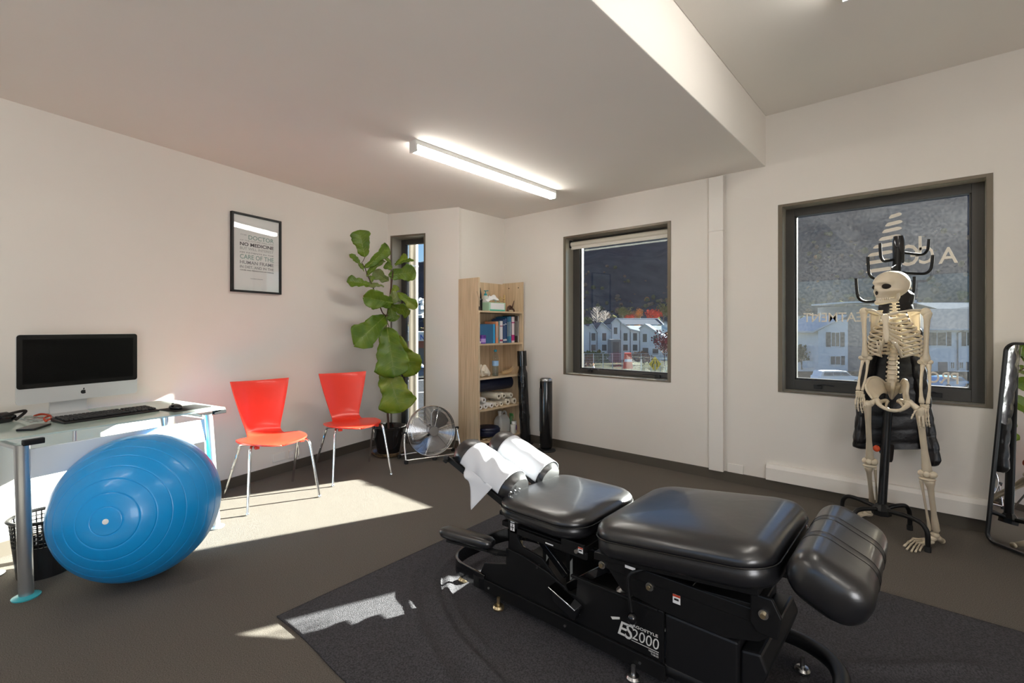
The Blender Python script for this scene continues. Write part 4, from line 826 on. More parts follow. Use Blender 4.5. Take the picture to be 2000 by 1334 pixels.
# pelvic cushion, tilted up toward the foot end
def tilt(x0, z0, a, y0=TC):
    ca, sa = math.cos(a), math.sin(a)
    return lambda q: Vector((x0+q.x*ca-q.z*sa, y0+q.y, z0+q.x*sa+q.z*ca))
def cushion(name, L, W, r, th, xf, crown=.02, edge=.045):
    lo = [(.05, 0), (.012, .006), (0, .022), (0, th-edge-.014), (.004, th-edge-.004)]; up = [(.003, th-edge), (0, th-edge+.008), (.006, th-edge*.45), (.022, th-edge*.12), (.05, th), (.08, th), (.12, th), (.17, th), (.22, th), (min(L, W)/2-.012, th)]
    def crown_xf(q):
        cz = 0 if q.z < th-edge else crown*(1-min(1, abs(q.x)/(L/2))**4)*(1-min(1, abs(q.y)/(W/2))**4)*1.2
        return xf(Vector((q.x, q.y, q.z+cz)))
    o = P(MB().loft(pad(L, W, r, lo+up, 10, crown_xf)), name, m_vinyl, tb, True, smooth=60)
    rg = [xf(q) for q in rrect(L+.002, W+.002, r, 10, th-edge-.001)]; P(MB().tube(rg, .0028, 6, closed=True), 'piping', m_seam, o, True); return o
xf = tilt(-.655, .438, R(6.5)); cushion('pelvic_cushion', .625, .63, .11, .115, xf, .022)
# puckered gathers at the foot end of the pelvic cushion
xf2 = tilt(-1.275, .398, R(0)); cushion('chest_cushion', .47, .54, .12, .085, xf2, .016, .03)
# footrest cushion
xf3 = tilt(-.256, .460, R(-26))
rings = []
for k in range(41):
    y = -.285+.57*k/40; e = min(1, (1-abs(y/.285))*4.5); e = math.sqrt(max(0, 1-(1-e)**2)) if e < 1 else 1; g = 1-.05*math.exp(-((abs(y)-.085)/.008)**2); sc = max(.05, (.55+.45*e))*g if abs(y) < .2849 else .5
    rings.append([xf3(Vector((q.x*sc, y, .07+q.y*sc))) for q in rrect(.215, .142, .062, 8)])
fcu = P(MB().loft(rings), 'foot_cushion', m_vinyl, tb, True, smooth=60)
for y in (-.105, -.065, .065, .105):
    rg = [xf3(Vector((q.x, y, .07+q.y))) for q in rrect(.213, .140, .061, 8)]; P(MB().tube(rg, .0025, 5, closed=True), 'seam', m_seam, fcu, True)
P(MB().loft([[xf3(Vector((q.x-.0, q.y, z))) for q in rrect(.15, .44, .05, 6)] for z in (-.02, -.004)]), 'foot_board', m_powder, tb, True)
# cushion frames
P(MB().bb((-.955, 1.585, .352), (-.40, 1.60, .395)).bb((-.955, 2.08, .352), (-.40, 2.095, .395)).prism([(-.965, 1.565, .408), (-.965, 1.565, .380), (-.395, 1.565, .448), (-.395, 1.565, .474)], (0, .55, 0)), 'pelvic_frame', m_powder, tb, True, smooth=0, bevel=.003)
P(MB().prism([(-.93, 1.588, .365), (-.40, 1.588, .41), (-.36, 1.588, .43), (-.355, 1.588, .34), (-.40, 1.588, .30), (-.50, 1.588, .27), (-.70, 1.588, .275), (-.86, 1.588, .29)], (0, .012, 0)), 'side_plate', m_powder, tb, True, smooth=0, bevel=.002)
P(MB().prism([(-.93, 2.07, .365), (-.40, 2.07, .41), (-.36, 2.07, .43), (-.36, 2.07, .30), (-.70, 2.07, .275)], (0, .012, 0)), 'side_plate', m_powder, tb, True, smooth=0, bevel=.002)
P(MB().prism([(-.42, 1.57, .45), (-.36, 1.57, .45), (-.335, 1.57, .40), (-.345, 1.57, .335), (-.40, 1.57, .335), (-.42, 1.57, .36)], (0, .014, 0)), 'hinge_bracket', m_powder, tb, True, smooth=0, bevel=.004)
P(MB().prism([(-1.485, 1.62, .372), (-1.05, 1.62, .372), (-1.05, 1.62, .35), (-1.485, 1.62, .35)], (0, .44, 0)).prism([(-1.42, 1.60, .37), (-1.02, 1.60, .37), (-1.02, 1.60, .345), (-1.42, 1.60, .345)], (0, .012, 0)).prism([(-1.14, 1.598, .40), (-1.03, 1.598, .40), (-1.03, 1.598, .345), (-1.14, 1.598, .35)], (0, .010, 0)), 'chest_frame', m_powder, tb, True, smooth=0, bevel=.002)
# upright at the head end and base box
P(MB().prism([(-1.43, 1.60, .10), (-1.43, 1.60, .42), (-1.375, 1.60, .42), (-1.375, 1.60, .33), (-1.35, 1.60, .30), (-1.24, 1.60, .285), (-1.16, 1.60, .22), (-1.14, 1.60, .20), (-1.14, 1.60, .10)], (0, .010, 0)).prism([(-1.43, 2.06, .10), (-1.43, 2.06, .42), (-1.375, 2.06, .42), (-1.375, 2.06, .32), (-1.14, 2.06, .2), (-1.14, 2.06, .10)], (0, .010, 0)).bb((-1.43, 1.60, .30), (-1.42, 2.07, .36)), 'upright', m_powder, tb, True, smooth=0, bevel=.003)
P(MB().prism([(-1.60, 1.585, .095), (-1.565, 1.585, .165), (-1.43, 1.585, .205), (-1.43, 1.585, .275), (-1.33, 1.585, .27), (-1.20, 1.585, .245), (-1.115, 1.585, .215), (-1.10, 1.585, .20), (-1.06, 1.585, .20), (-1.05, 1.585, .275), (-.70, 1.585, .275), (-.70, 1.585, .095)], (0, .012, 0)), 'side_panel', m_powder, tb, True, smooth=0, bevel=.003, label='black side panel carrying the silver lettering')
P(MB().prism([(-1.60, 2.08, .095), (-1.565, 2.08, .165), (-1.43, 2.08, .275), (-.73, 2.08, .275), (-.73, 2.08, .095)], (0, .012, 0)), 'side_panel', m_powder, tb, True, smooth=0)
P(MB().bb((-1.62, 1.578, .045), (-.69, 2.10, .06)).bb((-1.62, 1.570, .045), (-.69, 1.582, .10)).bb((-1.62, 2.095, .045), (-.69, 2.107, .10)).bb((-1.08, 1.578, .268), (-.72, 1.592, .278)), 'base_frame', m_powder, tb, True, smooth=0, bevel=.002)
P(MB().bb((-.698, 1.59, .06), (-.46, 2.08, .27)).prism([(-.46, 1.61, .24), (-.46, 1.61, .07), (-.41, 1.61, .11), (-.38, 1.61, .2), (-.40, 1.61, .25)], (0, .44, 0)), 'motor_housing', m_black, tb, True, smooth=0, bevel=.008)
# lifting arms and gas strut seen between the panels
for y in (1.68, 2.0):
    P(MB().box((-1.02, y, .27), (.34, .03, .035), m=Matrix.Rotation(R(-38), 4, 'Y')), 'lift_arm', m_gloss, tb, True, bevel=.004)
    P(MB().box((-1.26, y, .28), (.24, .025, .03), m=Matrix.Rotation(R(38), 4, 'Y')), 'lift_arm', m_gloss, tb, True, bevel=.004)
P(MB().cyl((-1.22, 1.74, .30), (-.93, 1.80, .315), .008, n=12), 'link_rod', m_powder, tb, True)
P(MB().cyl((-1.02, 1.76, .25), (-.84, 1.82, .335), .016, n=16).cyl((-.90, 1.66, .23), (-.83, 1.70, .32), .028, n=16), 'piston', m_steel, tb, True)
for x0, x1 in ((-1.35, -1.33), (-1.22, -1.20)): P(MB().bb((x0, 1.75, .10), (x1, 1.77, .36)), 'inner_post', m_powder, tb, True, smooth=0)
# foot pedal on the near side
P(MB().prism([(-1.155, 1.55, .225), (-1.02, 1.55, .175), (-1.03, 1.55, .155), (-1.045, 1.55, .118), (-1.15, 1.55, .16)], (0, .035, 0)), 'release_pedal', m_gloss, tb, True, smooth=0, bevel=.006)
P(MB().box((-1.09, 1.552, .20), (.135, .05, .006), m=Matrix.Rotation(R(20), 4, 'Y')), 'pedal_plate', m_chrome, tb, True, bevel=.002)
# lever
P(MB().tube(catmull([(-.74, 1.60, .41), (-.785, 1.57, .395), (-.812, 1.555, .375), (-.815, 1.552, .33), (-.803, 1.552, .25)], 5), .0065, 10), 'lever', m_powder, tb, True); P(MB().ell((-.80, 1.552, .228), (.017, .017, .020), 14), 'lever_knob', m_gloss, tb, True)
for x, z in ((-.75, .345), (-.382, .40), (-.94, .36)):
    bo = P(MB().cyl((x, 1.562 if x > -.5 else 1.580, z), (x, 1.59, z), .014, n=20), 'washer', m_steel, tb, True); P(MB().cyl((x, 1.552 if x > -.5 else 1.570, z), (x, 1.575, z), .008, n=6), 'bolt', m_brass, bo, True)
for x, z in ((-1.06, .372), (-1.255, .245)): P(MB().cyl((x, 1.585, z), (x, 1.60, z), .008, n=14), 'bolt', m_steel, tb, True)
# base loops
lp = catmull([(-1.55, 1.575, .085), (-1.72, 1.585, .085), (-1.80, 1.63, .085), (-1.835, 1.72, .085), (-1.838, 1.84, .085), (-1.832, 1.97, .085), (-1.79, 2.06, .085), (-1.70, 2.105, .085), (-1.55, 2.107, .085)], 6)
mbl = MB(); rings = []
for i, p in enumerate(lp):
    t_ = (lp[min(i+1, len(lp)-1)]-lp[max(i-1, 0)]).normalized(); s_ = Vector((-t_.y, t_.x, 0)); rings.append([p+s_*a+Vector((0, 0, b)) for a, b in ((-.006, -.035), (.006, -.035), (.006, .035), (-.006, .035))])
P(mbl.loft(rings), 'head_end_loop', m_gloss, tb, True, smooth=30, bevel=.002)
P(MB().tube(catmull([(-.70, 2.055, .075), (-.52, 2.065, .08), (-.38, 2.06, .085), (-.28, 2.01, .085), (-.235, 1.93, .085), (-.225, 1.84, .085), (-.235, 1.74, .085), (-.28, 1.66, .085), (-.38, 1.62, .085), (-.52, 1.612, .08), (-.72, 1.61, .075)], 7), .027, 16), 'foot_end_loop', m_powder, tb, True)
for x, y in ((-1.74, 1.62), (-1.74, 2.06), (-1.45, 1.56), (-.80, 1.56), (-.80, 2.09), (-.36, 2.00), (-.36, 1.67)):
    P(MB().lathe([(.024, 0), (.026, .008), (.02, .016), (.008, .018), (.008, .05)], (x, y, MT), 18), 'levelling_foot', m_brass if x < -1 else m_steel, tb, True)
for x in (-1.52, -1.1, -.78): P(MB().cyl((x, 1.566, .072), (x, 1.572, .072), .005, n=8), 'screw', m_steel, tb, True)
# head piece: two half-round pads on a carrier with a paper hold-down bar
def headpad(y0, name='head_pad'):
    th = R(20); c0 = Vector((-1.46, y0, .49)); ax = Vector((-math.cos(th), 0, math.sin(th))); up = Vector((math.sin(th), 0, math.cos(th)))
    rings = []; L = .385
    for i in range(13):
        s_ = i/12; sc = 1.0 if .06 < s_ < .94 else (.80 if s_ in (0, 1) else .93); c = c0+ax*(L*s_)
        rings.append([c+Vector((0, 1, 0))*(.088*sc*math.cos(a))+up*((.078*sc*math.sin(a)) if a <= PI+1e-6 else .0) for a in [PI*k/16 for k in range(17)]]+[c+Vector((0, 1, 0))*(.086*sc*q)-up*.028 for q in (-1, -.5, .5, 1)])
    hp = P(MB().loft(rings), name, m_vinyl, tb, True, smooth=50)
    P(MB().loft([[c0+ax*s_+Vector((0, 1, 0))*q.x-up*(.028+q.y) for q in (Vector((-.07, 0, 0)), Vector((.07, 0, 0)), Vector((.06, .022, 0)), Vector((-.06, .022, 0)))] for s_ in (.0, .36)]), 'pad_base', m_powder, hp, True, smooth=0)
    return c0, ax, up, L
for y0 in (1.705, 1.955): hc0, hax, hup, HL = headpad(y0)
P(MB().loft([[Vector((-1.46, 1.61, .455))+hax*s_+Vector((0, q[0], 0))+hup*q[1] for q in ((-.006, -.014), (.006, -.014), (.006, .014), (-.006, .014))] for s_ in (-.06, .40)]), 'paper_bar', m_powder, tb, True, smooth=0, bevel=.002)
e = Vector((-1.46, 1.61, .455))+hax*.40; P(MB().cyl(e-Vector((0, .015, 0)), e+Vector((0, .09, 0)), .007, n=10), 'bar_axle', m_powder, tb, True)
kn = MB().lathe([(.006, 0), (.014, .006), (.014, .018), (.0, .022)], e-Vector((.0, .02, 0)), 10)
for k in range(7): a = 2*PI*k/7; kn.ell(e+Vector((-.012, -.012, 0))+Vector((.004, math.cos(a)*.014, math.sin(a)*.014)), (.010, .006, .006), 6)
P(kn, 'star_knob', m_blackr, tb, True)
P(MB().bb((-1.52, 1.64, .385), (-1.40, 2.03, .405)).prism([(-1.50, 1.66, .40), (-1.42, 1.66, .40), (-1.43, 1.66, .47), (-1.50, 1.66, .49)], (0, .02, 0)).prism([(-1.50, 2.0, .40), (-1.42, 2.0, .40), (-1.43, 2.0, .47), (-1.50, 2.0, .49)], (0, .02, 0)), 'head_carrier', m_gloss, tb, True, smooth=0, bevel=.003)
for y in (1.63, 1.66, 1.69): P(MB().tube([(-1.455, y, .43), (-1.45, y, .49), (-1.44, y+.002, .51)], .004, 8), 'clamp_pin', m_chrome, tb, True)
# paper covers: draped over the pads, so things of their own
m_tissue = mat('face_paper', (.66, .68, .72), .8, bump=.12, bscale=18, detail=3)
def facepaper(y0, s0, s1, label, tail):
    c0 = Vector((-1.46, y0, .49)); b = MB()
    def fn(s_, t_):
        L_ = lerp(s0, s1, s_)*HL; a = lerp(-.12, PI+.12, t_); wr = .004*math.sin(a*5+s_*13)*math.sin(s_*PI)*(1 if tail else .25); p = c0+hax*L_+Vector((0, 1, 0))*((.0915+wr)*math.cos(a))+hup*((.0815+wr)*math.sin(a))
        if tail and t_ > .8: p += Vector((0, -1, 0))*.006*(t_-.8)*5
        return p
    t = T('paper_cover', label, 'paper cover', tuple(c0+hax*.2), 0, None); P(b.grid(fn, 28, 30), 'sheet', m_tissue, t, True, smooth=180, solid=.0012)
    if tail:
        def f2(s_, t_):
            p = lerp(s0+.34, s1-.06, s_)*1.0; p = lerp(s1-.10, s0+.10, s_); base = c0+hax*(p*HL)+Vector((0, -.098, -.0)); d = t_*(.03+.085*sst(.4, 1, s_)**1.2); w_ = .015*math.sin(s_*8+t_*3)*t_
            return base+Vector((-.10*t_*s_, -.012*t_+w_*.5-.02*t_*s_, -d+w_*.2))
        P(MB().grid(f2, 16, 12), 'hanging_end', m_tissue, t, True, smooth=180, solid=.0012)
facepaper(1.705, .10, .80, 'crumpled white paper over the nearer head pad, one end hanging down', True)
facepaper(1.955, .06, .78, 'smooth white paper wrapped over the farther head pad', False)
# armrest
ar = MB(); rings = []; a0 = Vector((-1.74, 1.48, .300)); a1 = Vector((-1.47, 1.545, .295)); d = (a1-a0); Lr = d.length; d.normalize(); sd = Vector((-d.y, d.x, 0))
for i in range(15):
    s_ = i/14; sc = math.sqrt(max(.02, 1-(abs(s_-.5)*2)**7)); rings.append([a0+d*(Lr*s_)+sd*(q.x*(sc*.4+.6) if i not in (0, 14) else q.x*.6)+Vector((0, 0, q.y*(.5+.5*sc))) for q in rrect(.075, .045, .02, 4)])
P(ar.loft(rings), 'arm_rest', m_vinyl, tb, True, smooth=60)
P(MB().box(a0.lerp(a1, .55)-Vector((0, 0, .028)), (.22, .05, .010), rz=math.atan2(d.y, d.x)), 'arm_plate', m_powder, tb, True, smooth=0)
P(MB().tube([a0.lerp(a1, .6)-Vector((0, 0, .03)), a1+Vector((.02, .01, -.035)), Vector((-1.42, 1.62, .24))], .012, 10, flat=1.6), 'arm_bracket', m_powder, tb, True)
# stickers and lettering on the near side
m_stk = mat('sticker_white', (.75, .75, .75), .5); m_stkr = mat('sticker_red', (.45, .05, .02), .5)
for x, z, y, w_, h_ in ((-1.402, .405, 1.599, .022, .028), (-1.055, .148, 1.584, .030, .03), (-1.045, .378, 1.597, .022, .022), (-.655, .335, 1.587, .026, .030)):
    s_ = P(MB().bb((x-w_/2, y-.001, z-h_/2), (x+w_/2, y, z+h_/2)), 'warning_sticker', m_stk, tb, True, smooth=0); P(MB().bb((x-w_/2, y-.0016, z+h_*.25), (x+w_/2, y-.0009, z+h_/2)), 'red_band', m_stkr, s_, True, smooth=0); P(MB().bb((x-w_*.3, y-.0016, z-h_*.15), (x+w_*.3, y-.0009, z+h_*.08)), 'print', m_black, s_, True, smooth=0)
s_ = P(MB().bb((-1.414, 1.598, .355), (-1.390, 1.599, .386)), 'white_sticker', m_stk, tb, True, smooth=0); P(MB().bb((-1.4035, 1.5972, .357), (-1.4005, 1.5981, .384)).bb((-1.412, 1.5972, .369), (-1.392, 1.5981, .372)), 'print', m_black, s_, True, smooth=0)
s_ = P(MB().bb((-.835, 1.564, .392), (-.795, 1.5648, .402)).bb((-1.22, 1.599, .353), (-1.18, 1.5995, .358)), 'white_label', m_stk, tb, True, smooth=0)
m_let = mat('silver_lettering', (.62, .62, .60), .4)
yL = 1.5845
def tl(s, x, z, w, h, bold=0, sh=0):
    b = fit_text(s, w, h, frame((x, yL, z), (1, 0, 0), (0, 0, 1), (0, -1, 0)), .0008, bold)
    if sh: b.v = [Vector((q.x+(q.z-z)*sh, q.y, q.z)) for q in b.v]
    return b
lt = MB()
DX, DZL = .018, .022
def tl2(s_, x, z, w, h, bold=0, sh=0): return tl(s_, x+DX, z+DZL, w, h, bold, sh)
for b in (tl2('E', -.893, .108, .030, .050, .010, .3), tl2('S', -.866, .104, .028, .056, .010, .2), tl2('2000', -.836, .113, .100, .038, -.004, .1), tl2('ERGOSTYLE', -.842, .156, .104, .010, .01)): lt.add(b.v, b.f)
lt.bb((-.838+DX, yL-.0008, .1055+DZL), (-.735+DX, yL, .1075+DZL)).prism([(-.922+DX, yL, .158+DZL), (-.885+DX, yL, .170+DZL), (-.885+DX, yL, .162+DZL), (-.915+DX, yL, .150+DZL)], (0, -.0008, 0))
for b in (tl2('MADE IN USA', -.772, .096, .036, .006), tl2('TABLES', -.764, .087, .028, .006)): lt.add(b.v, b.f)
P(lt, 'side_lettering', m_let, tb, True, smooth=0)
# ================= COAT RACK, COAT, SKELETON, MIRROR =================
hub = Vector((-.245, 3.694, .145)); ptop = at(1755, 465, 3.06)
rack = T('coat_rack', 'black metal coat rack standing in front of the large window, behind the skeleton', 'coat rack', (hub.x, hub.y, 0))
P(MB().cyl(hub-Vector((0, 0, .02)), ptop, .0235, .023, 24), 'pole', m_powder, rack, True)
P(MB().lathe([(.0, -.03), (.05, -.03), (.05, .0), (.03, .03), (.024, .035)], hub, 8), 'hub', m_powder, rack, True, smooth=20)
for fx_, fy_ in ((-.03, 3.553), (-.117, 3.868), (-.46, 3.834), (-.373, 3.52)):
    d = Vector((fx_-hub.x, fy_-hub.y, 0)); L = d.length; d.normalize(); h = hub.copy()
    pts = [h+d*.02, h+d*(L*.5)+Vector((0, 0, .012)), h+d*(L*.82)+Vector((0, 0, .008)), h+d*(L*.96)+Vector((0, 0, -.02)), h+d*L+Vector((0, 0, -.06)), Vector((fx_, fy_, .012))]
    lg = P(MB().tube(catmull(pts, 6), .0125, 12), 'leg', m_powder, rack, True); P(MB().cyl((fx_, fy_, 0), (fx_, fy_, .03), .0155, n=14), 'rubber_foot', m_blackr, lg, True)
P(MB().prism([ptop+Vector((0, 0, .0))+X*a+Vector((0, 0, b)) for a, b in ((-.028, -.16), (.018, -.16), (.022, .01), (-.012, .01))], Yv*.03) if 'X' in globals() and False else MB().loft([[ptop+Vector((r*math.cos(a), r*math.sin(a), z)) for a in [2*PI*k/20 for k in range(20)]] for z, r in ((-.16, .026), (-.15, .030), (-.02, .032), (.012, .026))]), 'top_cap', m_gloss, rack, True)
def hook(pz, du, dv_, Yd, ln, hg, label=None):
    a = hub.lerp(ptop, (pz-hub.z)/(ptop.z-hub.z)); dr = Vector((*w2(du, Yd), 0)).normalized()
    pts = [a, a+dr*ln*.55+Vector((0, 0, -.012)), a+dr*ln*.82+Vector((0, 0, -.012)), a+dr*ln*.96+Vector((0, 0, .012)), a+dr*ln+Vector((0, 0, hg*.45)), a+dr*(ln*1.02)+Vector((0, 0, hg))]
    P(MB().tube(catmull(pts, 6), .0085, 10), 'hook', m_powder, rack, True)
hook(1.735, 1, 0, .15, .225, .085); hook(1.605, 1, 0, -.25, .19, .10); hook(1.47, 1, 0, .3, .165, .11)
hook(1.69, -1, 0, .1, .10, .10) ; hook(1.575, -1, 0, -.2, .21, .12); hook(1.43, -1, 0, -.15, .27, .13)

# ---- coat ----
m_coat = mat('black_nylon', (.010, .009, .010), .36, spec=.35, bump=.35, bscale=22, detail=3)
def puffer(mb, lv, Yc, dep, n=44, puff=.0055, step=.085, z0=0, slope=0):
    rings = []; tab = lv; v0, v1 = tab[0][0], tab[-1][0]; m = 90
    for i in range(m+1):
        v_ = lerp(v0, v1, i/m); ul = interp([(a, b) for a, b, c, *r in tab], v_); ur = interp([(a, c) for a, b, c, *r in tab], v_); yc = interp([(r_[0], r_[3] if len(r_) > 3 else Yc) for r_ in tab], v_)
        cA_ = at(ul, v_, yc+slope); cB_ = at(ur, v_, yc-slope); z = cA_.z; c = (cA_+cB_)/2; hx = (cB_-cA_)/2; dp = dep*min(1, .35+abs(hx.length)/.14)*(1 if 0 < i < m else .55); hx = hx*(1 if 0 < i < m else .9)
        q = abs(math.sin(PI*(z-z0)/step))**.55; pf = puff*(q-1); yv = Vector((*w2(0, 1), 0)); hn = hx.normalized()
        ring = []
        for k in range(n):
            a = 2*PI*k/n; ca, sa = math.cos(a), math.sin(a); e = abs(ca)**.8*(1 if ca > 0 else -1); f_ = abs(sa)**.8*(1 if sa > 0 else -1); wr = .006*noise.noise(Vector((k*.5, z*14, yc)))
            ring.append(c+hx*e+yv*(dp*f_)+(hn*e+yv*f_)*(pf+wr))
        rings.append(ring)
    return mb.loft(rings)
ct = T('puffer_coat', 'black quilted puffer coat hanging on the coat rack behind the skeleton', 'coat', (-.17, 3.85, .40))
P(puffer(MB(), [(603, 1724, 1778), (625, 1716, 1788), (660, 1708, 1790), (700, 1698, 1792), (760, 1684, 1800), (800, 1674, 1808), (868, 1667, 1812), (876, 1669, 1806)], 3.065, .062, slope=.09), 'body', m_coat, ct, True, smooth=70)
P(puffer(MB(), [(640, 1776, 1796, 2.98), (700, 1780, 1802, 2.96), (780, 1792, 1815, 2.94), (850, 1800, 1826, 2.92), (898, 1804, 1835, 2.90), (910, 1810, 1830, 2.90)], 2.94, .05, 28), 'sleeve', m_coat, ct, True, smooth=70)
P(puffer(MB(), [(640, 1704, 1722, 3.08), (700, 1690, 1710, 3.1), (780, 1676, 1700, 3.1), (866, 1668, 1694, 3.1)], 3.1, .045, 28), 'sleeve', m_coat, ct, True, smooth=70)
P(puffer(MB(), [(566, 1738, 1770), (576, 1722, 1780), (600, 1719, 1781), (624, 1722, 1780)], 3.06, .055, puff=.006, step=.1), 'hood', m_coat, ct, True, smooth=70)
P(MB().tube([at(1736, 640, 3.00), at(1735, 700, 3.0), at(1733, 780, 3.0), at(1731, 866, 3.0)], .003, 6), 'zip', m_steel, ct, True)
sc = T('dark_scarf', 'dark garment with a small orange tag hanging below the coat hem', 'scarf', tuple(at(1730, 900, 3.05)))
P(puffer(MB(), [(868, 1714, 1745, 3.0), (885, 1718, 1744, 3.0), (897, 1728, 1742, 3.0), (902, 1731, 1740, 3.0)], 3.0, .035, 24, .003, .2), 'cloth', mat('dark_wool', (.014, .010, .010), .95), sc, True, smooth=70)
P(MB().ell(at(1712, 876, 2.93), (.018, .012, .020), 10), 'orange_tag', mat('orange_tag', (.55, .06, .01), .6), sc, True)

# ---- skeleton ----
def ats(u, v_, Y): return at(u, v_, Y-.085*(1-sst(800, 1000, v_)))
sk = T('skeleton', 'life-size cream anatomical skeleton standing in front of the coat rack, skull turned aside', 'skeleton model', (-.22, 3.62, 0))
def bone(name, pts, rad, n=12, flat=1.0, sub_=5, up=None, parent=None):
    P_ = [ats(*p) if isinstance(p, tuple) else p for p in pts]
    return P(MB().tube(catmull(P_, sub_), resample(list(rad), (len(P_)-1)*sub_+1), n, flat=flat, up=up), name, m_bone, parent or sk, True, smooth=180)
RR = Vector((*w2(math.cos(R(48)), -math.sin(R(48))), 0)); FF = Vector((*w2(-math.sin(R(48)), -math.cos(R(48))), 0)); UU = Vector((0, 0, 1))
# skull
SC = ats(1741, 563, 2.88); th = R(6); SF_ = Vector((*w2(-math.cos(th), -math.sin(th)), 0)); SS = SF_.cross(UU).normalized()   # SF_ faces the viewer's left
SM = Matrix(((SF_.x, SS.x, 0, SC.x), (SF_.y, SS.y, 0, SC.y), (SF_.z, SS.z, 1, SC.z), (0, 0, 0, 1)))     # local x = face, y = its side, z up
def g3(p, c, s): return math.exp(-(((p.x-c[0])/s[0])**2+((p.y-c[1])/s[1])**2+((p.z-c[2])/s[2])**2))
SOCK = [(.078, .032*s_, .008) for s_ in (-1, 1)]
def skull_fn(p, d):
    q = Vector((d.x*.103, d.y*.070, d.z*.082)); q.z += .018
    if d.x < 0: q.z += .010*(-d.x)
    # face drawn down and forward
    f = sst(.1, .75, d.x)*sst(.15, -.5, d.z); q.z -= .029*f; q.x += .004*f; q.y *= 1-.32*f
    if d.z < -.2 and d.x < .3: q.z += .004*sst(-.2, -.9, d.z)
    for c in SOCK:
        w_ = g3(q, (c[0]+.008, c[1], c[2]), (.030, .0175, .0150)); q.x -= .034*w_
    q.x += .006*g3(q, (.085, 0, .030), (.03, .045, .008))           # brow
    w_ = g3(q, (.090, 0, -.026), (.02, .010, .013)); q.x -= .022*w_   # nose opening
    q.x += .007*g3(q, (.092, 0, -.002), (.02, .007, .014))
    for s_ in (-1, 1):
        q.y += s_*.010*g3(q, (.045, s_*.055, -.018), (.045, .03, .008)); q.y -= s_*.010*g3(q, (.040, s_*.062, .018), (.03, .03, .026)); q.y -= s_*.014*g3(q, (.045, s_*.05, -.045), (.04, .03, .018))
    return q
P(MB().ell((0, 0, 0), (1, 1, 1), 64, m=SM, fn=skull_fn), 'cranium', m_bone, sk, True, smooth=180)
for s_ in (-1, 1): P(MB().ell(SM @ Vector((.062, s_*.033, .008)), (.024, .020, .017), 14, m=SM.to_3x3().to_4x4()), 'eye_socket', m_dark, sk, True, smooth=180)  # dark plugs here and in the nose stand in for shade in the hollows
P(MB().ell(SM @ Vector((.090, 0, -.028)), (.010, .009, .014), 10, m=SM.to_3x3().to_4x4()), 'nose_opening', m_dark, sk, True, smooth=180)
def jpt(a, z, k=1): # horseshoe
    return SM @ Vector((.022+.062*k*math.cos(a), .045*k*math.sin(a), z))
jw = MB(); angs = [R(-100+200*i/24) for i in range(25)]
jw.tube([jpt(a, -.086+.012*abs(math.sin(a))**3) for a in angs], [.011]*25, 10, flat=.8)
for s_ in (-1, 1): jw.tube([SM @ Vector((.012, s_*.040, -.078)), SM @ Vector((.004, s_*.045, -.05)), SM @ Vector((.006, s_*.050, -.018))], [.012, .012, .008], 8, flat=.5)
P(jw, 'jaw', m_bone, sk, True, smooth=180)
for zz0, nm in ((-.062, 'upper_teeth'), (-.073, 'lower_teeth')):
    t_ = MB()
    for i in range(14): a = R(-70+140*i/13); c = Vector((.024+.062*math.cos(a), .037*math.sin(a), zz0)); t_.box(SM @ c, (.006, .0068, .010), m=SM.to_3x3().to_4x4() @ Matrix.Rotation(a, 4, 'Z'))
    P(t_, nm, m_bonel, sk, True, bevel=.0012, seg=1)
# spine
spn = catmull([ats(1746, 588, 2.90), ats(1747, 602, 2.905), ats(1748, 616, 2.93), ats(1749, 640, 2.97), ats(1747, 670, 2.95), ats(1744, 700, 2.90), ats(1742, 735, 2.90), ats(1743, 752, 2.94)], 10)
cum = [0]
for a, b in zip(spn, spn[1:]): cum.append(cum[-1]+(b-a).length)
def along(s_):
    d = s_*cum[-1]
    for i in range(len(cum)-1):
        if d <= cum[i+1]: t_ = (d-cum[i])/(cum[i+1]-cum[i]); return spn[i].lerp(spn[i+1], t_)
    return spn[-1]
nv = 23
for i in range(nv):
    s_ = (i+.5)/nv*.99; s_ = s_**1.0; c = along(s_**1.12); r = lerp(.013, .025, s_); h = lerp(.0052, .0150, s_**.9)
    b = MB().lathe([(r*.3, -h), (r, -h*.9), (r*.84, 0), (r, h*.9), (r*.3, h)], c, 18)
    tw = r*(1.7 if i < 16 else 1.3)
    b.tube([c-RR*tw-FF*.006, c-FF*.008, c+RR*tw-FF*.006], [h*.42, h*.7, h*.42], 8); b.tube([c-FF*r*.6, c-FF*(r+.022)-UU*.008], [h*.6, h*.35], 7)
    P(b, 'vertebra', m_bone, sk, True, smooth=60)
P(MB().tube([along(k/14*.98+.01) for k in range(15)], .0085, 8), 'spinal_disc_core', m_bonel, sk, True)
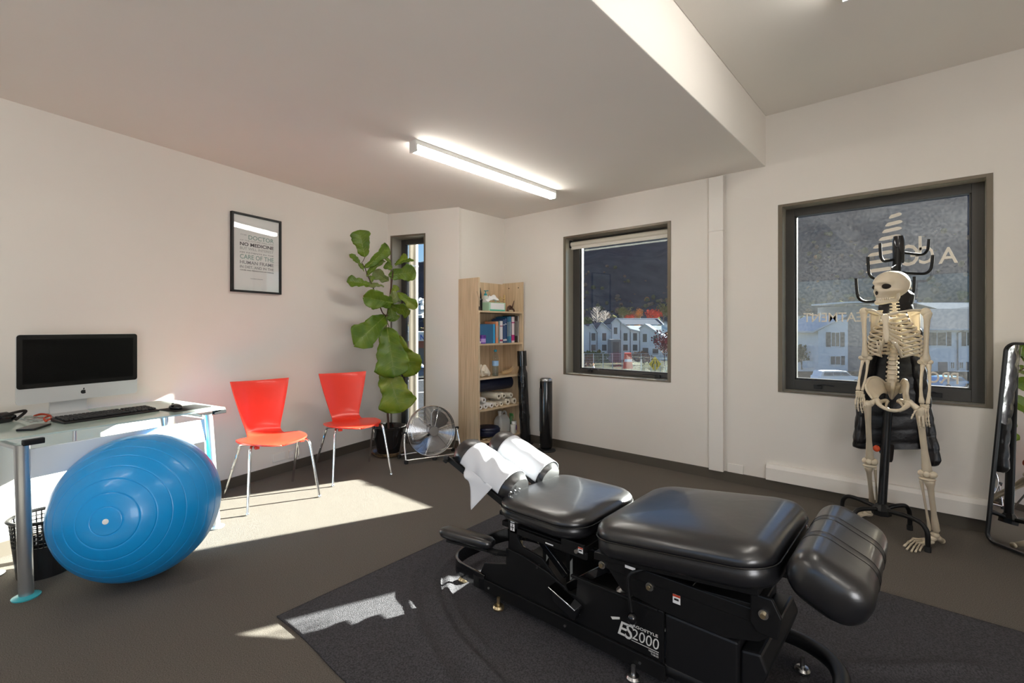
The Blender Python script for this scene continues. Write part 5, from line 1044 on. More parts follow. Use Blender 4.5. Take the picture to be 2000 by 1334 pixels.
# ribs
CC = ats(1747, 655, 2.89); top = ats(1745, 617, 2.89).z; bot = ats(1745, 700, 2.89).z
NR = 11; stn_t = ats(1729, 619, 2.82); stn_b = ats(1731, 662, 2.79)
m_rib = m_bone
for i in range(NR):
    f = i/(NR-1); zb_ = lerp(top+.004, bot+.028, f); rx = .055+.072*sst(-.05, .55, f)-.004*f; ry = .050+.036*sst(0, .6, f); drop = lerp(.030, .075, min(1, f*1.6))
    cx_ = along(.22+.36*f); 
    for s_ in (-1, 1):
        pts = []; amax = 158 if i < 9 else (112 if i == 9 else 92)
        for k in range(15):
            a = R(8+(amax-8)*k/14); pts.append(Vector((CC.x, CC.y, 0))+RR*s_*rx*math.sin(a)-FF*ry*math.cos(a)*1.0+UU*(zb_-drop*(a/PI)**1.3+.010*math.sin(a)))
        if i < 7:
            e = stn_t.lerp(stn_b, (i+.4)/7); l = pts[-1]; pts += [l.lerp(e, .55)+FF*.004-UU*.004*(1-f), e]
        elif i < 9:
            e = stn_b+RR*s_*(.012+.016*(i-6))-UU*(.010*(i-6)); l = pts[-1]; pts += [l.lerp(e, .5)-UU*.006, e]
        P(MB().tube(pts, [.0085]+[.0085]*6+[.0082]*(len(pts)-9)+[.0075]*2, 8, flat=.5), 'rib', m_rib, sk, True, smooth=180)
P(MB().tube([stn_t+UU*.012, stn_t-UU*.01, stn_t.lerp(stn_b, .3), stn_t.lerp(stn_b, .7), stn_b, stn_b-UU*.022], [.018, .020, .012, .015, .012, .004], 12, flat=.4, up=RR), 'sternum', m_bone, sk, True, smooth=180)
shL = ats(1689, 609, 2.99); shR = ats(1806, 610, 2.79)
bone('clavicle', [stn_t+UU*.012-RR*.012, (1712, 609, 2.86), (1700, 605, 2.93), shL+UU*.012], (.009, .006, .0065, .009)); bone('clavicle', [stn_t+UU*.012+RR*.012, (1757, 610, 2.79), (1782, 606, 2.80), shR+UU*.010-RR*.01], (.009, .006, .0065, .009))
for s_, sh, uu, yy in ((-1, shL, 1706, 3.02), (1, shR, 1786, 2.90)):
    o = ats(uu, 606, yy)-FF*.02
    P(MB().grid(lambda a, b: o+RR*s_*(.020-.060*a*(1-b*.65))-UU*(.0+.135*b)-FF*(.012+.012*math.sin(a*3)), 8, 10), 'scapula', m_bone, sk, True, smooth=180, solid=.006)
    P(MB().tube([o+RR*s_*-.02-UU*.03-FF*.01, o+RR*s_*.03-UU*.008-FF*.002, sh+UU*.014-FF*.012], [.005, .008, .012], 8, flat=.6), 'scapula_spine', m_bone, sk, True, smooth=180)
# arms
def longbone(name, a, b, r, ends=(1.9, 2.1), bend=Vector((0, 0, 0)), wid=1.0, flat=1.0):
    a = ats(*a) if isinstance(a, tuple) else a; b = ats(*b) if isinstance(b, tuple) else b
    ts = (0, .03, .08, .16, .35, .65, .82, .91, .965, 1); rs_ = (.75*ends[0], ends[0], ends[0]*.92, 1.2, 1.0, .98, 1.25, ends[1]*.95, ends[1], ends[1]*.7)
    pts = [a.lerp(b, t_)+bend*math.sin(PI*t_) for t_ in ts]
    return P(MB().tube(pts, [r*q for q in rs_], 14, flat=flat, up=RR), name, m_bone, sk, True, smooth=180)
elL = ats(1690, 699, 2.98); elR = ats(1807, 707, 2.80); wrL = ats(1679, 763, 2.94); wrR = ats(1806, 789, 2.72)
longbone('humerus', shL-RR*.006+UU*.004, elL, .0115, (1.75, 1.7)); longbone('humerus', shR+RR*.012+UU*.004, elR, .0125, (1.8, 1.9))
for s_, e, sh in ((-1, elL, shL), (1, elR, shR)):
    P(MB().ell(sh+RR*s_*.004+UU*.002, (.024, .024, .024), 14), 'humerus_head', m_bone, sk, True, smooth=180)
    b = MB().ell(e-RR*.020, (.015, .014, .014), 12).ell(e+RR*.020, (.016, .014, .014), 12).ell(e, (.016, .014, .014), 12).ell(e-UU*.014-FF*.004, (.012, .014, .012), 10); P(b, 'elbow_joint', m_bone, sk, True, smooth=180)
longbone('radius', elL-UU*.014-RR*.012, wrL-RR*.008, .0062, (1.6, 1.9), -RR*.004); longbone('ulna', elL-UU*.012+RR*.012, wrL+RR*.012, .006, (1.9, 1.4), RR*.006)
longbone('radius', elR-UU*.014-RR*.010, wrR-RR*.012, .0068, (1.7, 1.9), -RR*.006); longbone('ulna', elR-UU*.012+RR*.014, wrR+RR*.012, .0066, (2.0, 1.5), RR*.008)
def hand(wr, tips, thumb, scale=1.0):
    h = MB()
    for k in range(8): h.ell(wr+RR*(.009*((k % 4)-1.5))-UU*(.008+.010*(k//4)), (.0075, .008, .0065), 8)
    o = P(h, 'wrist_bones', m_bone, sk, True, smooth=180)
    for i, (tp, kn_) in enumerate(tips+[thumb]):
        tpv = ats(*tp); kv = ats(*kn_); base = wr-UU*.022+RR*(.0085*(i-1.5) if i < 4 else (.02*(1 if kv.dot(RR) > wr.dot(RR) else -1)))
        mids = [kv.lerp(tpv, q)+FF*(.010*math.sin(q*PI)) for q in (0, .42, .74, 1)]
        f_ = MB().tube([base, base.lerp(kv, .15), base.lerp(kv, .5), base.lerp(kv, .85), kv], [.0062, .0052, .0036, .0050, .0062], 8)
        for a, b in zip(mids, mids[1:]): f_.tube([a, a.lerp(b, .18), a.lerp(b, .55), a.lerp(b, .9), b], [.0052, .0048, .0031, .0042, .0044], 8)
        P(f_, 'thumb' if i == 4 else 'finger', m_bone, sk, True, smooth=180)
hand(wrL, [((1672, 798, 2.93), (1671, 783, 2.93)), ((1677, 803, 2.90), (1676, 786, 2.91)), ((1684, 806, 2.88), (1681, 787, 2.89)), ((1689, 806, 2.88), (1685, 786, 2.88))], ((1690, 796, 2.84), (1688, 780, 2.86)))
hand(wrR, [((1798, 836, 2.66), (1795, 815, 2.68)), ((1806, 837, 2.66), (1802, 816, 2.67)), ((1811, 832, 2.68), (1808, 814, 2.69)), ((1816, 834, 2.70), (1813, 812, 2.71))], ((1780, 818, 2.64), (1787, 804, 2.67)))
# pelvis
def patch(name, A__, B__, n=16, m=8, bow=.0, th=.007):
    a = catmull([ats(*q) for q in A__], 6); b = catmull([ats(*q) for q in B__], 6)
    def fn(s_, t_):
        def pick(l): x = s_*(len(l)-1); k = min(int(x), len(l)-2); return l[k].lerp(l[k+1], x-k)
        return pick(a).lerp(pick(b), t_)+FF*(-bow*math.sin(PI*t_))
    return P(MB().grid(fn, n, m), name, m_bone, sk, True, smooth=180, solid=th)
crL = [(1704, 779, 2.86), (1693, 762, 2.90), (1692, 749, 2.94), (1699, 739, 2.97), (1711, 737, 2.99), (1722, 742, 2.99), (1731, 751, 2.98)]
inL = [(1714, 786, 2.86), (1716, 777, 2.87), (1718, 773, 2.89), (1721, 770, 2.91), (1725, 768, 2.93), (1729, 768, 2.95), (1732, 770, 2.97)]
patch('ilium', crL, inL, bow=.012); bone('iliac_crest', crL, (.006, .007, .0075, .008, .0075, .007, .006), 8)
crR = [(1776, 785, 2.74), (1772, 768, 2.73), (1773, 752, 2.76), (1769, 743, 2.83), (1764, 742, 2.87), (1760, 748, 2.90)]
inR = [(1768, 788, 2.76), (1765, 778, 2.80), (1764, 770, 2.83), (1762, 768, 2.86), (1760, 768, 2.88), (1757, 769, 2.91)]
patch('ilium', crR, inR, bow=.010); bone('iliac_crest', crR, (.006, .007, .0075, .008, .007, .006), 8)
scA = [(1731, 750, 2.97), (1737, 747, 2.93), (1744, 746, 2.92), (1752, 747, 2.91), (1762, 749, 2.90)]; scB = [(1735, 765, 2.99), (1739, 774, 2.99), (1742, 779, 2.98), (1746, 774, 2.97), (1757, 762, 2.93)]
patch('sacrum', scA, scB, bow=-.012, th=.014); bone('sacrum_ridge', [(1744, 746, 2.90), (1744, 756, 2.90), (1743, 768, 2.93), (1742, 780, 2.95)], (.014, .012, .008, .004), 10)
bone('pubis', [(1712, 782, 2.85), (1719, 792, 2.80), (1731, 799, 2.74), (1745, 802, 2.70), (1758, 801, 2.69), (1768, 796, 2.70), (1775, 788, 2.74)], (.017, .011, .0085, .010, .0085, .011, .017), 12)
bone('ischium', [(1714, 786, 2.88), (1722, 784, 2.92), (1730, 783, 2.93), (1735, 786, 2.92)], (.017, .011, .013, .009), 10); bone('ischium', [(1773, 787, 2.78), (1766, 784, 2.83), (1757, 783, 2.87), (1754, 786, 2.87)], (.017, .011, .013, .009), 10)
bone('ischial_ramus', [(1733, 785, 2.92), (1731, 794, 2.86), (1736, 800, 2.76)], (.009, .006, .007), 8); bone('ischial_ramus', [(1758, 785, 2.86), (1765, 797, 2.78), (1757, 803, 2.71)], (.009, .006, .007), 8)
hpL = ats(1700, 788, 2.84); hpR = ats(1790, 795, 2.70)
bone('femur_neck', [(1713, 784, 2.85), (1706, 785, 2.85), (1699, 789, 2.84)], (.021, .014, .018), 12); bone('femur_neck', [(1776, 787, 2.74), (1783, 791, 2.71), (1792, 799, 2.69)], (.021, .014, .018), 12)
knL = ats(1699, 902, 2.96); knR = ats(1811, 927, 2.68); anL = ats(1706, 992, 3.13); anR = ats(1826, 1042, 2.74)
longbone('femur', ats(1694, 785, 2.84), knL+UU*.012, .0145, (1.45, 1.5)); longbone('femur', ats(1795, 796, 2.69), knR+UU*.012, .0155, (1.45, 1.5))
for kn_, k in ((knL, 1.0), (knR, 1.05)):
    b = MB().ell(kn_-RR*.018*k+UU*.004, (.022*k, .024, .020), 14).ell(kn_+RR*.020*k+UU*.004, (.022*k, .024, .020), 14).ell(kn_+UU*.018, (.024, .02, .022), 12); P(b, 'knee_joint', m_bone, sk, True, smooth=180)
    P(MB().ell(kn_+FF*.026+UU*.006, (.015, .011, .017), 10), 'kneecap', m_bone, sk, True, smooth=180)
    P(MB().ell(kn_-UU*.024, (.036*k, .027, .011), 14), 'tibial_plateau', m_bone, sk, True, smooth=180)
longbone('tibia', knL-UU*.022-RR*.008, anL+UU*.012-RR*.006, .0125, (1.9, 1.35)); longbone('fibula', knL-UU*.032+RR*.026, anL+UU*.006+RR*.020, .0058, (1.6, 1.6))
longbone('tibia', knR-UU*.022+RR*.008, anR+UU*.012+RR*.006, .0135, (1.9, 1.35)); longbone('fibula', knR-UU*.034-RR*.026, anR+UU*.010-RR*.022, .006, (1.6, 1.6))
def foot(an, heel, tips, kns):
    f_ = MB().ell(an-UU*.008, (.022, .022, .018), 12).tube([an-UU*.012, heel], [.018, .015], 10).ell(heel, (.018, .018, .016), 10)
    c = an.lerp(sum(kns, Vector())/5, .38); c.z = .034
    f_.ell(c, (.028, .022, .016), 10).ell(c.lerp(an, .4), (.026, .022, .018), 10); P(f_, 'ankle_bones', m_bone, sk, True, smooth=180)
    for i, (tp, kv) in enumerate(zip(tips, kns)):
        a = c.lerp(kv, .15)+(kv-kns[2])*.35; k = 1.35 if i == 0 else 1
        g_ = MB().tube([a, a.lerp(kv, .15), a.lerp(kv, .55), a.lerp(kv, .88), kv], [.0080*k, .0065*k, .0045*k, .0065*k, .0078*k], 8)
        m1 = kv.lerp(tp, .5)+UU*.004; g_.tube([kv, kv.lerp(m1, .3), kv.lerp(m1, .7), m1], [.0068*k, .0045*k, .0042*k, .006*k], 8); g_.tube([m1, m1.lerp(tp, .4), tp], [.006*k, .0042*k, .0055*k], 8); P(g_, 'toe', m_bone, sk, True, smooth=180)
foot(anR, atz(1839, 1056, .018), [atz(u, v_, .008) for u, v_ in ((1766, 1067), (1771, 1073), (1780, 1077), (1788, 1078), (1796, 1076))], [atz(u, v_, .018) for u, v_ in ((1784, 1053), (1787, 1057), (1791, 1061), (1797, 1063), (1803, 1065))])
foot(anL, atz(1712, 999, .018), [atz(u, v_, .008) for u, v_ in ((1660, 1004), (1658, 1007), (1658, 1010), (1661, 1012), (1664, 1013))], [atz(u, v_, .02) for u, v_ in ((1676, 998), (1675, 1001), (1675, 1004), (1678, 1006), (1682, 1008))])
P(MB().tube([SC+UU*.095, SC+UU*.12, hub.lerp(ptop, .9)], .0022, 6), 'hanging_cord', m_strap, sk, True)

# ---- leaning mirror ----
mb0 = Vector((.222, 3.925, .012)); mxd = Vector((.775, -.632, 0)).normalized(); lean = .145/1.17; nrm = Vector((-mxd.y*-1, 0, 0)); back = Vector((.632, .775, 0)); mup = (UU+back*lean).normalized(); mno = mxd.cross(mup).normalized()
if mno.y > 0: mno = -mno
mr = T('leaning_mirror', 'tall black-framed mirror with rounded corners leaning on the wall at the right edge', 'mirror', (mb0.x, mb0.y, 0))
MW, MH = .42, 1.165; FM = Matrix(((mxd.x, mup.x, mno.x, mb0.x), (mxd.y, mup.y, mno.y, mb0.y), (mxd.z, mup.z, mno.z, mb0.z), (0, 0, 0, 1)))
def mrr(ins, z): return [FM @ Vector((q.x, q.y, z)) for q in rrect(MW-2*ins, MH-2*ins, max(.055-ins, .01), 8, 0, MW/2, MH/2)]
P(MB().loft([mrr(.0, -.012), mrr(-.0, .012), mrr(.004, .018), mrr(.014, .018), mrr(.016, .006)], caps=False), 'frame', m_powder, mr, True, smooth=40)
P(MB().loft([mrr(.002, -.014), mrr(.002, -.010)]), 'backing', m_black, mr, True, smooth=0)
P(MB().loft([mrr(.015, .004), mrr(.015, .006)]), 'mirror_glass', mat('mirror_silver', (.9, .91, .92), .0, metal=1), mr, True, smooth=0)
P(MB().tube([FM @ Vector((MW*.42, MH, 0)), FM @ Vector((MW*.42, MH+.014, 0)), FM @ Vector((MW*.56, MH+.014, 0)), FM @ Vector((MW*.56, MH, 0))], .002, 6), 'hanger', m_powder, mr, True)
# ================= OUTSIDE =================
G = -5.0
m_slope_haze = mat('hillside', (.052, .062, .074), .95, spec=0, var=.6, vscale=.07, col2=(.016, .028, .045), detail=12)  # blue cast of both colours is distance haze put into the base colour
m_grass = mat('rough_grass', (.06, .062, .045), .95, spec=0, var=.5, vscale=.3)
m_asph = mat('asphalt', (.04, .042, .047), .95, spec=0, var=.25, vscale=2)
m_render = mat('white_render', (.66, .68, .70), .9, spec=0, var=.05, vscale=2)
m_grey = mat('grey_cladding', (.17, .18, .2), .9, spec=0)
m_roof = mat('grey_metal_roof', (.085, .095, .115), .9, spec=0)
m_roofw = mat('pale_roof_edge', (.5, .52, .55), .9, spec=0)
m_win = mat('house_glass', (.06, .075, .09), .15)
m_shut = mat('dark_shutter', (.05, .055, .065), .7)
m_wf = mat('white_window_frame', (.7, .72, .74), .5)
# ground and road
def gp(u, Y, z=G): q = at(u, 641, Y); q.z = z; return q
g = MB().add([(-900, 5.5, G-.02), (900, 5.5, G-.02), (900, 1200, G-.02), (-900, 1200, G-.02)], [(0, 1, 2, 3)])
P(g, 'ground', m_grass, kind=S, smooth=0, loc=0)
g = MB().add([gp(300, 12, G), gp(3200, 12, G), gp(3200, 62, G), gp(300, 62, G)], [(0, 1, 2, 3)])
P(g, 'road', m_asph, kind=S, smooth=0, loc=0)
# hillside: a real height field around the valley
def hill(az, r):      # az measured in camera tangent u
    t = (az-CU)/FPX
    ridge = interp([(-4, .09), (-.6, .10), (-.23, .118), (-.175, .125), (-.1, .155), (.13, .24), (.4, .30), (.6, .31), (1.0, .30), (1.6, .22), (3.0, .15)], t)
    s = sst(0, 1, (r-130)/620)
    n = noise.fractal(Vector((az*.004, r*.004, 0)), 1.0, 2.1, 6)
    n2 = noise.fractal(Vector((az*.02, r*.012, 5)), 1.0, 2.1, 5)
    return G+(ridge*(r*.92+60))*(s**.85)+(n*26+n2*7)*min(1, s*4+.03)
mg = MB(); az = [-2600+35*i for i in range(180)]; rs = [125+7*j+.045*j*j for j in range(92)]
vs = []; na, nr = len(az), len(rs)
for a in az:
    t = (a-CU)/FPX; d = Vector((*w2(t, 1), 0)).normalized()
    for r in rs: q = d*r; vs.append((q.x, q.y, hill(a, r)))
mg.add(vs, [(i*nr+j, (i+1)*nr+j, (i+1)*nr+j+1, i*nr+j+1) for i in range(na-1) for j in range(nr-1)])
P(mg, 'hillside', m_slope_haze, kind=S, smooth=180, loc=0)

# townhouses in window 1
Y1 = 95
def wall_frame(u0, u1, Y0, Y1_, vb=None):
    a = at(u0, 641, Y0); b = at(u1, 641, Y1_); d = (b-a); L = d.length; d.normalize(); n = Vector((d.y, -d.x, 0)); return a, d, n, L
def house_windows(t, fr, lst, mf=m_wf, off=.03):
    for (x, z, w, h) in lst:
        b = MB().box((x, -off, z), (w+.16, .06, h+.16)); b.v = [fr @ q for q in b.v]; f = P(b, 'window_frame', mf, t, True, smooth=0)
        b = MB().box((x, -off-.03, z), (w, .04, h)).box((x, -off-.06, z), (.05, .03, h)); b.v = [fr @ q for q in b.v]; P(b, 'window_glass', m_win, f, True, smooth=0)
def gable(u0, u1, Ya, Yb, zr, ze_l, ze_r, label, wins, pk=.5, dep=9, group='white gabled townhouses beyond the fence'):
    a, d, n, L = wall_frame(u0, u1, Ya, Yb); o = Vector((a.x, a.y, G)); fr = frame(o, d, -n, (0, 0, 1))
    t = T('townhouse', label, 'house', tuple(o), group=group)
    prof = [(0, 0), (L, 0), (L, ze_r-G), (L*pk, zr-G), (0, ze_l-G)]
    b = MB().prism([fr @ Vector((x, 0, z)) for x, z in prof], -n*dep); P(b, 'walls', m_render, t, True, smooth=0)
    th = .18
    for (xa, za), (xb, zb) in (((-.15, ze_l-G-.1), (L*pk, zr-G)), ((L*pk, zr-G), (L+.15, ze_r-G-.1))):
        if abs(xb-xa) < .3: continue
        b = MB().prism([fr @ Vector((x, -.25, z)) for x, z in ((xa, za), (xb, zb), (xb, zb+th), (xa, za+th))], -n*(dep+.3)); rf = P(b, 'roof', m_roof, t, True, smooth=0)
        b = MB().prism([fr @ Vector((x, -.33, z)) for x, z in ((xa, za-.02), (xb, zb-.02), (xb, zb+th+.05), (xa, za+th+.05))], -n*.07); P(b, 'barge_board', m_roofw, rf, True, smooth=0)
    b = MB(); 
    for x in (.04, L-.04): b.cyl(fr @ Vector((x, -.06, 0)), fr @ Vector((x, -.06, min(ze_l, ze_r)-G)), .05, n=6)
    P(b, 'downpipe', m_grey, t, True)
    house_windows(t, fr, [(x*L, z-G, w, h) for x, z, w, h in wins]); return t, fr, L
zz = lambda v_, Y=Y1: H-(v_-641)/940*Y
units = [(1118, 1152, 626+5, 648, 642, 'white townhouse at the left end of the gabled row, by the window frame'),
         (1152, 1166, 634, 636, 650, 'narrow white townhouse, second gable from the left in the row'),
         (1166, 1194, 631, 645, 648, 'white townhouse, third gable from the left in the row'),
         (1212, 1231, 633, 632, 645, 'white townhouse just right of the tall central gable'),
         (1231, 1249.5, 646, 643, 648, 'white townhouse, second gable right of the tall central one'),
         ]
for i, (u0, u1, vr, vl, vr_, lb) in enumerate(units):
    gable(u0, u1, Y1, Y1, zz(vr), zz(vl), zz(vr_), lb, [(.5, zz(658), .8, 1.5), (.5, zz(679), .9, 1.2)], pk=.35 if i != 3 else .25)
gable(1194, 1212, Y1-.5, Y1-.5, zz(622), zz(632), zz(631), 'tall central white townhouse with the highest gable and a dark carport', [(.45, zz(646), .7, 1.3)], pk=.55)
t, fr, L = gable(1249.5, 1306, Y1, Y1-2, zz(634), zz(642), zz(665), 'wide white townhouse with a long sloping grey roof at the right end of the row', [(.18, zz(660), .8, 1.6), (.55, zz(663), .8, 1.5), (.2, zz(685), 1.1, 1.2), (.55, zz(686), 1.1, 1.1)], pk=.18)
b = MB().prism([at(1203, zv, Y1+14) for zv in (655,)]+[], (0, 0, 0)) if 0 else None
ob = T('long_roof_hall', 'long low hall with a grey roof behind the white gabled townhouses', 'building', tuple(at(1245, 641, 112)))
a, d, n, L = wall_frame(1206, 1292, 112, 112); o = Vector((a.x, a.y, G)); fr = frame(o, d, -n, (0, 0, 1))
b = MB().bb((0, 0, 0), (L, 8, zz(636, 112)-G)); b.v = [fr @ q for q in b.v]; P(b, 'walls', m_render, ob, True, smooth=0)
b = MB().prism([fr @ Vector((-.3, y, z)) for y, z in ((-.4, zz(634, 112)-G), (4, zz(622, 112)-G), (8.4, zz(634, 112)-G))], d*(L+.6)); P(b, 'roof', m_roof, ob, True, smooth=0)
b = MB().tube([fr @ Vector((L+.3, -.45, zz(634, 112)-G)), fr @ Vector((L+.3, 4, zz(621.5, 112)-G))], .12, 5).tube([fr @ Vector((-.3, 4, zz(621.6, 112)-G)), fr @ Vector((L+.3, 4, zz(621.6, 112)-G))], .1, 5); P(b, 'roof_flashing', m_roofw, ob, True)
cp = T('carport', 'dark square carport in front of the central white townhouse', 'carport', tuple(gp(1202, 90)))
a, d, n, L = wall_frame(1193, 1213, 90, 90); o = Vector((a.x, a.y, G)); fr = frame(o, d, -n, (0, 0, 1))
b = MB().bb((0, 0, 0), (L, 3, zz(663, 90)-G)); b.v = [fr @ q for q in b.v]; P(b, 'walls', m_grey, cp, True, smooth=0)
b = MB().bb((.4, -.05, 0), (L-.4, .1, zz(668, 90)-G)); b.v = [fr @ q for q in b.v]; P(b, 'door', m_shut, cp, True, smooth=0)

# foliage helpers
def leafball(mb, c, rx, rz, n, s, rnd, shape=1):
    for i in range(n):
        d = Vector((rnd.gauss(0, 1), rnd.gauss(0, 1), rnd.gauss(0, 1))).normalized(); rr = rnd.random()**.4
        p = Vector(c)+Vector((d.x*rx*rr, d.y*rx*rr, d.z*rz*rr)); a = Vector((rnd.gauss(0, 1), rnd.gauss(0, 1), rnd.gauss(0, 1))).normalized(); b_ = a.orthogonal().normalized()
        e = s*rnd.uniform(.6, 1.4); mb.add([p, p+a*e*.5+b_*e*.35, p+a*e, p+a*e*.5-b_*e*.35], [(0, 1, 2, 3)])
def branches(mb, c, h, r, rnd, n=26):
    mb.tube([c, c+Vector((0, 0, h*.5)), c+Vector((0, 0, h*.95))], [r, r*.7, r*.2], 6)
    for i in range(n):
        z = h*rnd.uniform(.25, .9); a = rnd.uniform(0, 6.28); l = h*.38*(1.1-z/h)+.3
        p = c+Vector((0, 0, z)); q = p+Vector((math.cos(a)*l*.6, math.sin(a)*l*.6, l*.5)); e = q+Vector((math.cos(a+.4)*l*.4, math.sin(a+.4)*l*.4, l*.5))
        mb.tube([p, q, e], [r*.35, r*.22, r*.08], 4)
        for k in range(3):
            w = q+Vector((rnd.gauss(0, .3)*l, rnd.gauss(0, .3)*l, l*.5*rnd.random())); mb.tube([q, w], [r*.15, r*.06], 3)
FOL = {'red': mat('red_foliage', (.42, .06, .035), .8, spec=0, var=.4, vscale=2), 'orange': mat('orange_foliage', (.5, .2, .05), .8, spec=0, var=.4, vscale=2), 'green': mat('dark_green_foliage', (.06, .085, .03), .8, spec=0, var=.4, vscale=2),
       'brown': mat('brown_foliage', (.20, .13, .09), .85, spec=0, var=.4, vscale=2), 'mauve': mat('mauve_foliage', (.24, .10, .10), .85, spec=0, var=.4, vscale=2), 'pale': mat('pale_bare_twigs', (.40, .36, .33), .9, spec=0), 'olive': mat('olive_foliage', (.13, .13, .06), .85, spec=0, var=.4, vscale=2)}
m_bark = mat('bark', (.10, .08, .06), .9)
def tree(u, Y, vt, vb, rpx, kind, label, cat='tree', bare=False, seed=1, n=420, name='tree'):
    rnd = random.Random(seed); c = gp(u, Y, zz(vb, Y)); h = (vb-vt)/940*Y; r = rpx/940*Y; t = T(name, label, cat, tuple(c))
    b = MB(); branches(b, c, h*(1 if bare else .75), max(.08, h*.022), rnd, 40 if bare else 12); P(b, 'branches' if bare else 'trunk', FOL['pale'] if bare else m_bark, t, True)
    if not bare:
        b = MB()
        for k in range(5):
            leafball(b, c+Vector((rnd.gauss(0, .35)*r, rnd.gauss(0, .35)*r, h*(.5+.28*rnd.random()))), r*.75, h*.3, n//5, r*.22, rnd)
        P(b, 'crown', FOL[kind], t, True, smooth=0)
trees = [(1140, 125, 622, 650, 14, 'green', 'dark green bushy tree above the leftmost townhouse roofs', 0), (1166, 130, 598, 648, 18, 'pale', 'tall bare pale tree behind the left townhouses', 1), (1182, 128, 606, 648, 14, 'pale', 'smaller bare pale tree right of the tallest bare one', 1),
         (1216, 135, 600, 634, 12, 'olive', 'olive tree just left of the long hall roof', 0), (1235, 140, 602, 632, 12, 'brown', 'brown shrubby tree left of the orange one', 0), (1249, 135, 602, 630, 7, 'orange', 'small orange autumn tree on the hill foot above the hall', 0),
         (1277, 135, 602, 632, 16, 'red', 'bright red autumn tree above the hall roof', 0), (1296, 140, 590, 630, 15, 'olive', 'olive tree right of the bright red one', 0), (1232, 130, 614, 632, 9, 'red', 'low red bush just above the long hall roof', 0),
         (1298, 70, 645, 715, 20, 'mauve', 'reddish brown tree in front of the last townhouse', 0), (1565, 66, 632, 705, 26, 'pale', 'bare tangled pale tree left of the white house', 1), (1566, 63, 665, 722, 22, 'olive', 'olive shrub under the bare tree beside the white house', 0),
         (1586, 100, 470, 640, 24, 'orange', 'orange larch standing on the slope above the lettering', 0), (1150, 118, 690, 712, 40, 'green', 'dark hedge in front of the left townhouses', 0), (1258, 100, 690, 712, 26, 'brown', 'brown hedge in front of the right townhouse', 0)]
for i, (u, Y, vt, vb, rp, k, lb, ba) in enumerate(trees):
    if 'larch' in lb: Y = 150; rp = 8; vt = 490; vb = 520; 
    if 'hedge' in lb: Y = 82
    if 'larch' in lb: continue
    tree(u, Y, vt, vb, rp, k, lb, 'hedge' if 'hedge' in lb else 'tree', bool(ba), i+3, 520 if 'hedge' not in lb else 700, 'hedge' if 'hedge' in lb else 'tree')
# scattered scrub on the lower slope: nobody could count it
rnd = random.Random(5); b = MB(); b2 = MB(); b3 = MB()
for i in range(1500):
    u = rnd.uniform(780, 2300); r = rnd.uniform(128, 420); t_ = (u-CU)/FPX; d = Vector((*w2(t_, 1), 0)).normalized()*r
    s_ = rnd.uniform(.7, 2.2); (b if i % 2 else b2 if i % 7 else b3).ell((d.x, d.y, hill(u, r)+s_*.4), (s_, s_, s_*rnd.uniform(.6, 1.3)), 4)
P(b, 'scrub', FOL['olive'], kind='stuff', label='olive scrub scattered over the lower hillside', cat='scrub'); P(b2, 'scrub', FOL['brown'], kind='stuff', label='brown scrub scattered over the lower hillside', cat='scrub')
P(b3, 'scrub', FOL['orange'], kind='stuff', label='orange autumn scrub scattered over the hillside', cat='scrub')
# mesh fence, sign, cone, barrier
m_galv = mat('galvanised', (.42, .45, .48), .45, metal=.6)
fw = MB()
fz0 = zz(720, 66); fz1 = zz(690, 66)
a = at(1122, 641, 66); bq = at(1308, 641, 66); n_ = 11
fe = T('mesh_fence', 'grey temporary wire fence along the road, seen through the square window', 'fence', (a.x, a.y, G))
for i in range(n_):
    q = a.lerp(bq, i/(n_-1)); P(MB().cyl((q.x, q.y, G), (q.x, q.y, fz1), .05, n=6), 'post', m_galv, fe, True)
for i in range(n_-1):
    p = a.lerp(bq, i/(n_-1)); q = a.lerp(bq, (i+1)/(n_-1)); w = MB()
    for k in range(9): s_ = p.lerp(q, (k+.5)/9); w.cyl((s_.x, s_.y, G+.1), (s_.x, s_.y, fz1-.05), .012, n=3)
    for k in range(8): z = lerp(G+.1, fz1-.03, k/7); w.cyl((p.x, p.y, z), (q.x, q.y, z), .03 if k == 7 else .012, n=4)
    P(w, 'wire_panel', m_galv, fe, True)
ss = T('road_sign', 'yellow diamond road-narrows sign behind the fence, low right in the square window', 'sign', tuple(gp(1279.5, 40)))
c = at(1279.5, 711, 40); d = Vector((*A_[:1], 0, 0)); X = Vector((A_[0], B_[0]*0+(-0), 0)); X = Vector((w2(1, 0)[0], w2(1, 0)[1], 0)); Yv = Vector((w2(0, 1)[0], w2(0, 1)[1], 0))
k = 12/940*40
P(MB().prism([c+X*k*a+Vector((0, 0, 1.25*k*b_)) for a, b_ in ((1, 0), (0, 1), (-1, 0), (0, -1))], Yv*.03), 'sign_face', mat('sign_yellow', (.75, .5, .02), .5), ss, True, smooth=0)
P(MB().prism([c-Yv*.01+X*k*a+Vector((0, 0, k*b_)) for a, b_ in ((-.38, -.5), (-.38, -.05), (-.16, .15), (-.16, .6), (-.28, .6), (-.28, .2), (-.5, 0), (-.5, -.5))], Yv*.008).prism([c-Yv*.01+X*k*a+Vector((0, 0, k*b_)) for a, b_ in ((.38, -.5), (.38, .1), (.28, .3), (.28, .6), (.16, .6), (.16, .25), (.26, .05), (.26, -.5))], Yv*.008), 'symbol', m_black, ss, True, smooth=0)
P(MB().cyl((c.x, c.y, G), (c.x, c.y, c.z), .04, n=8), 'post', m_galv, ss, True)
q = at(1227, 705, 52); rbn = T('road_barrier', 'red and white plastic road barrier behind the fence', 'barrier', (q.x, q.y, G))
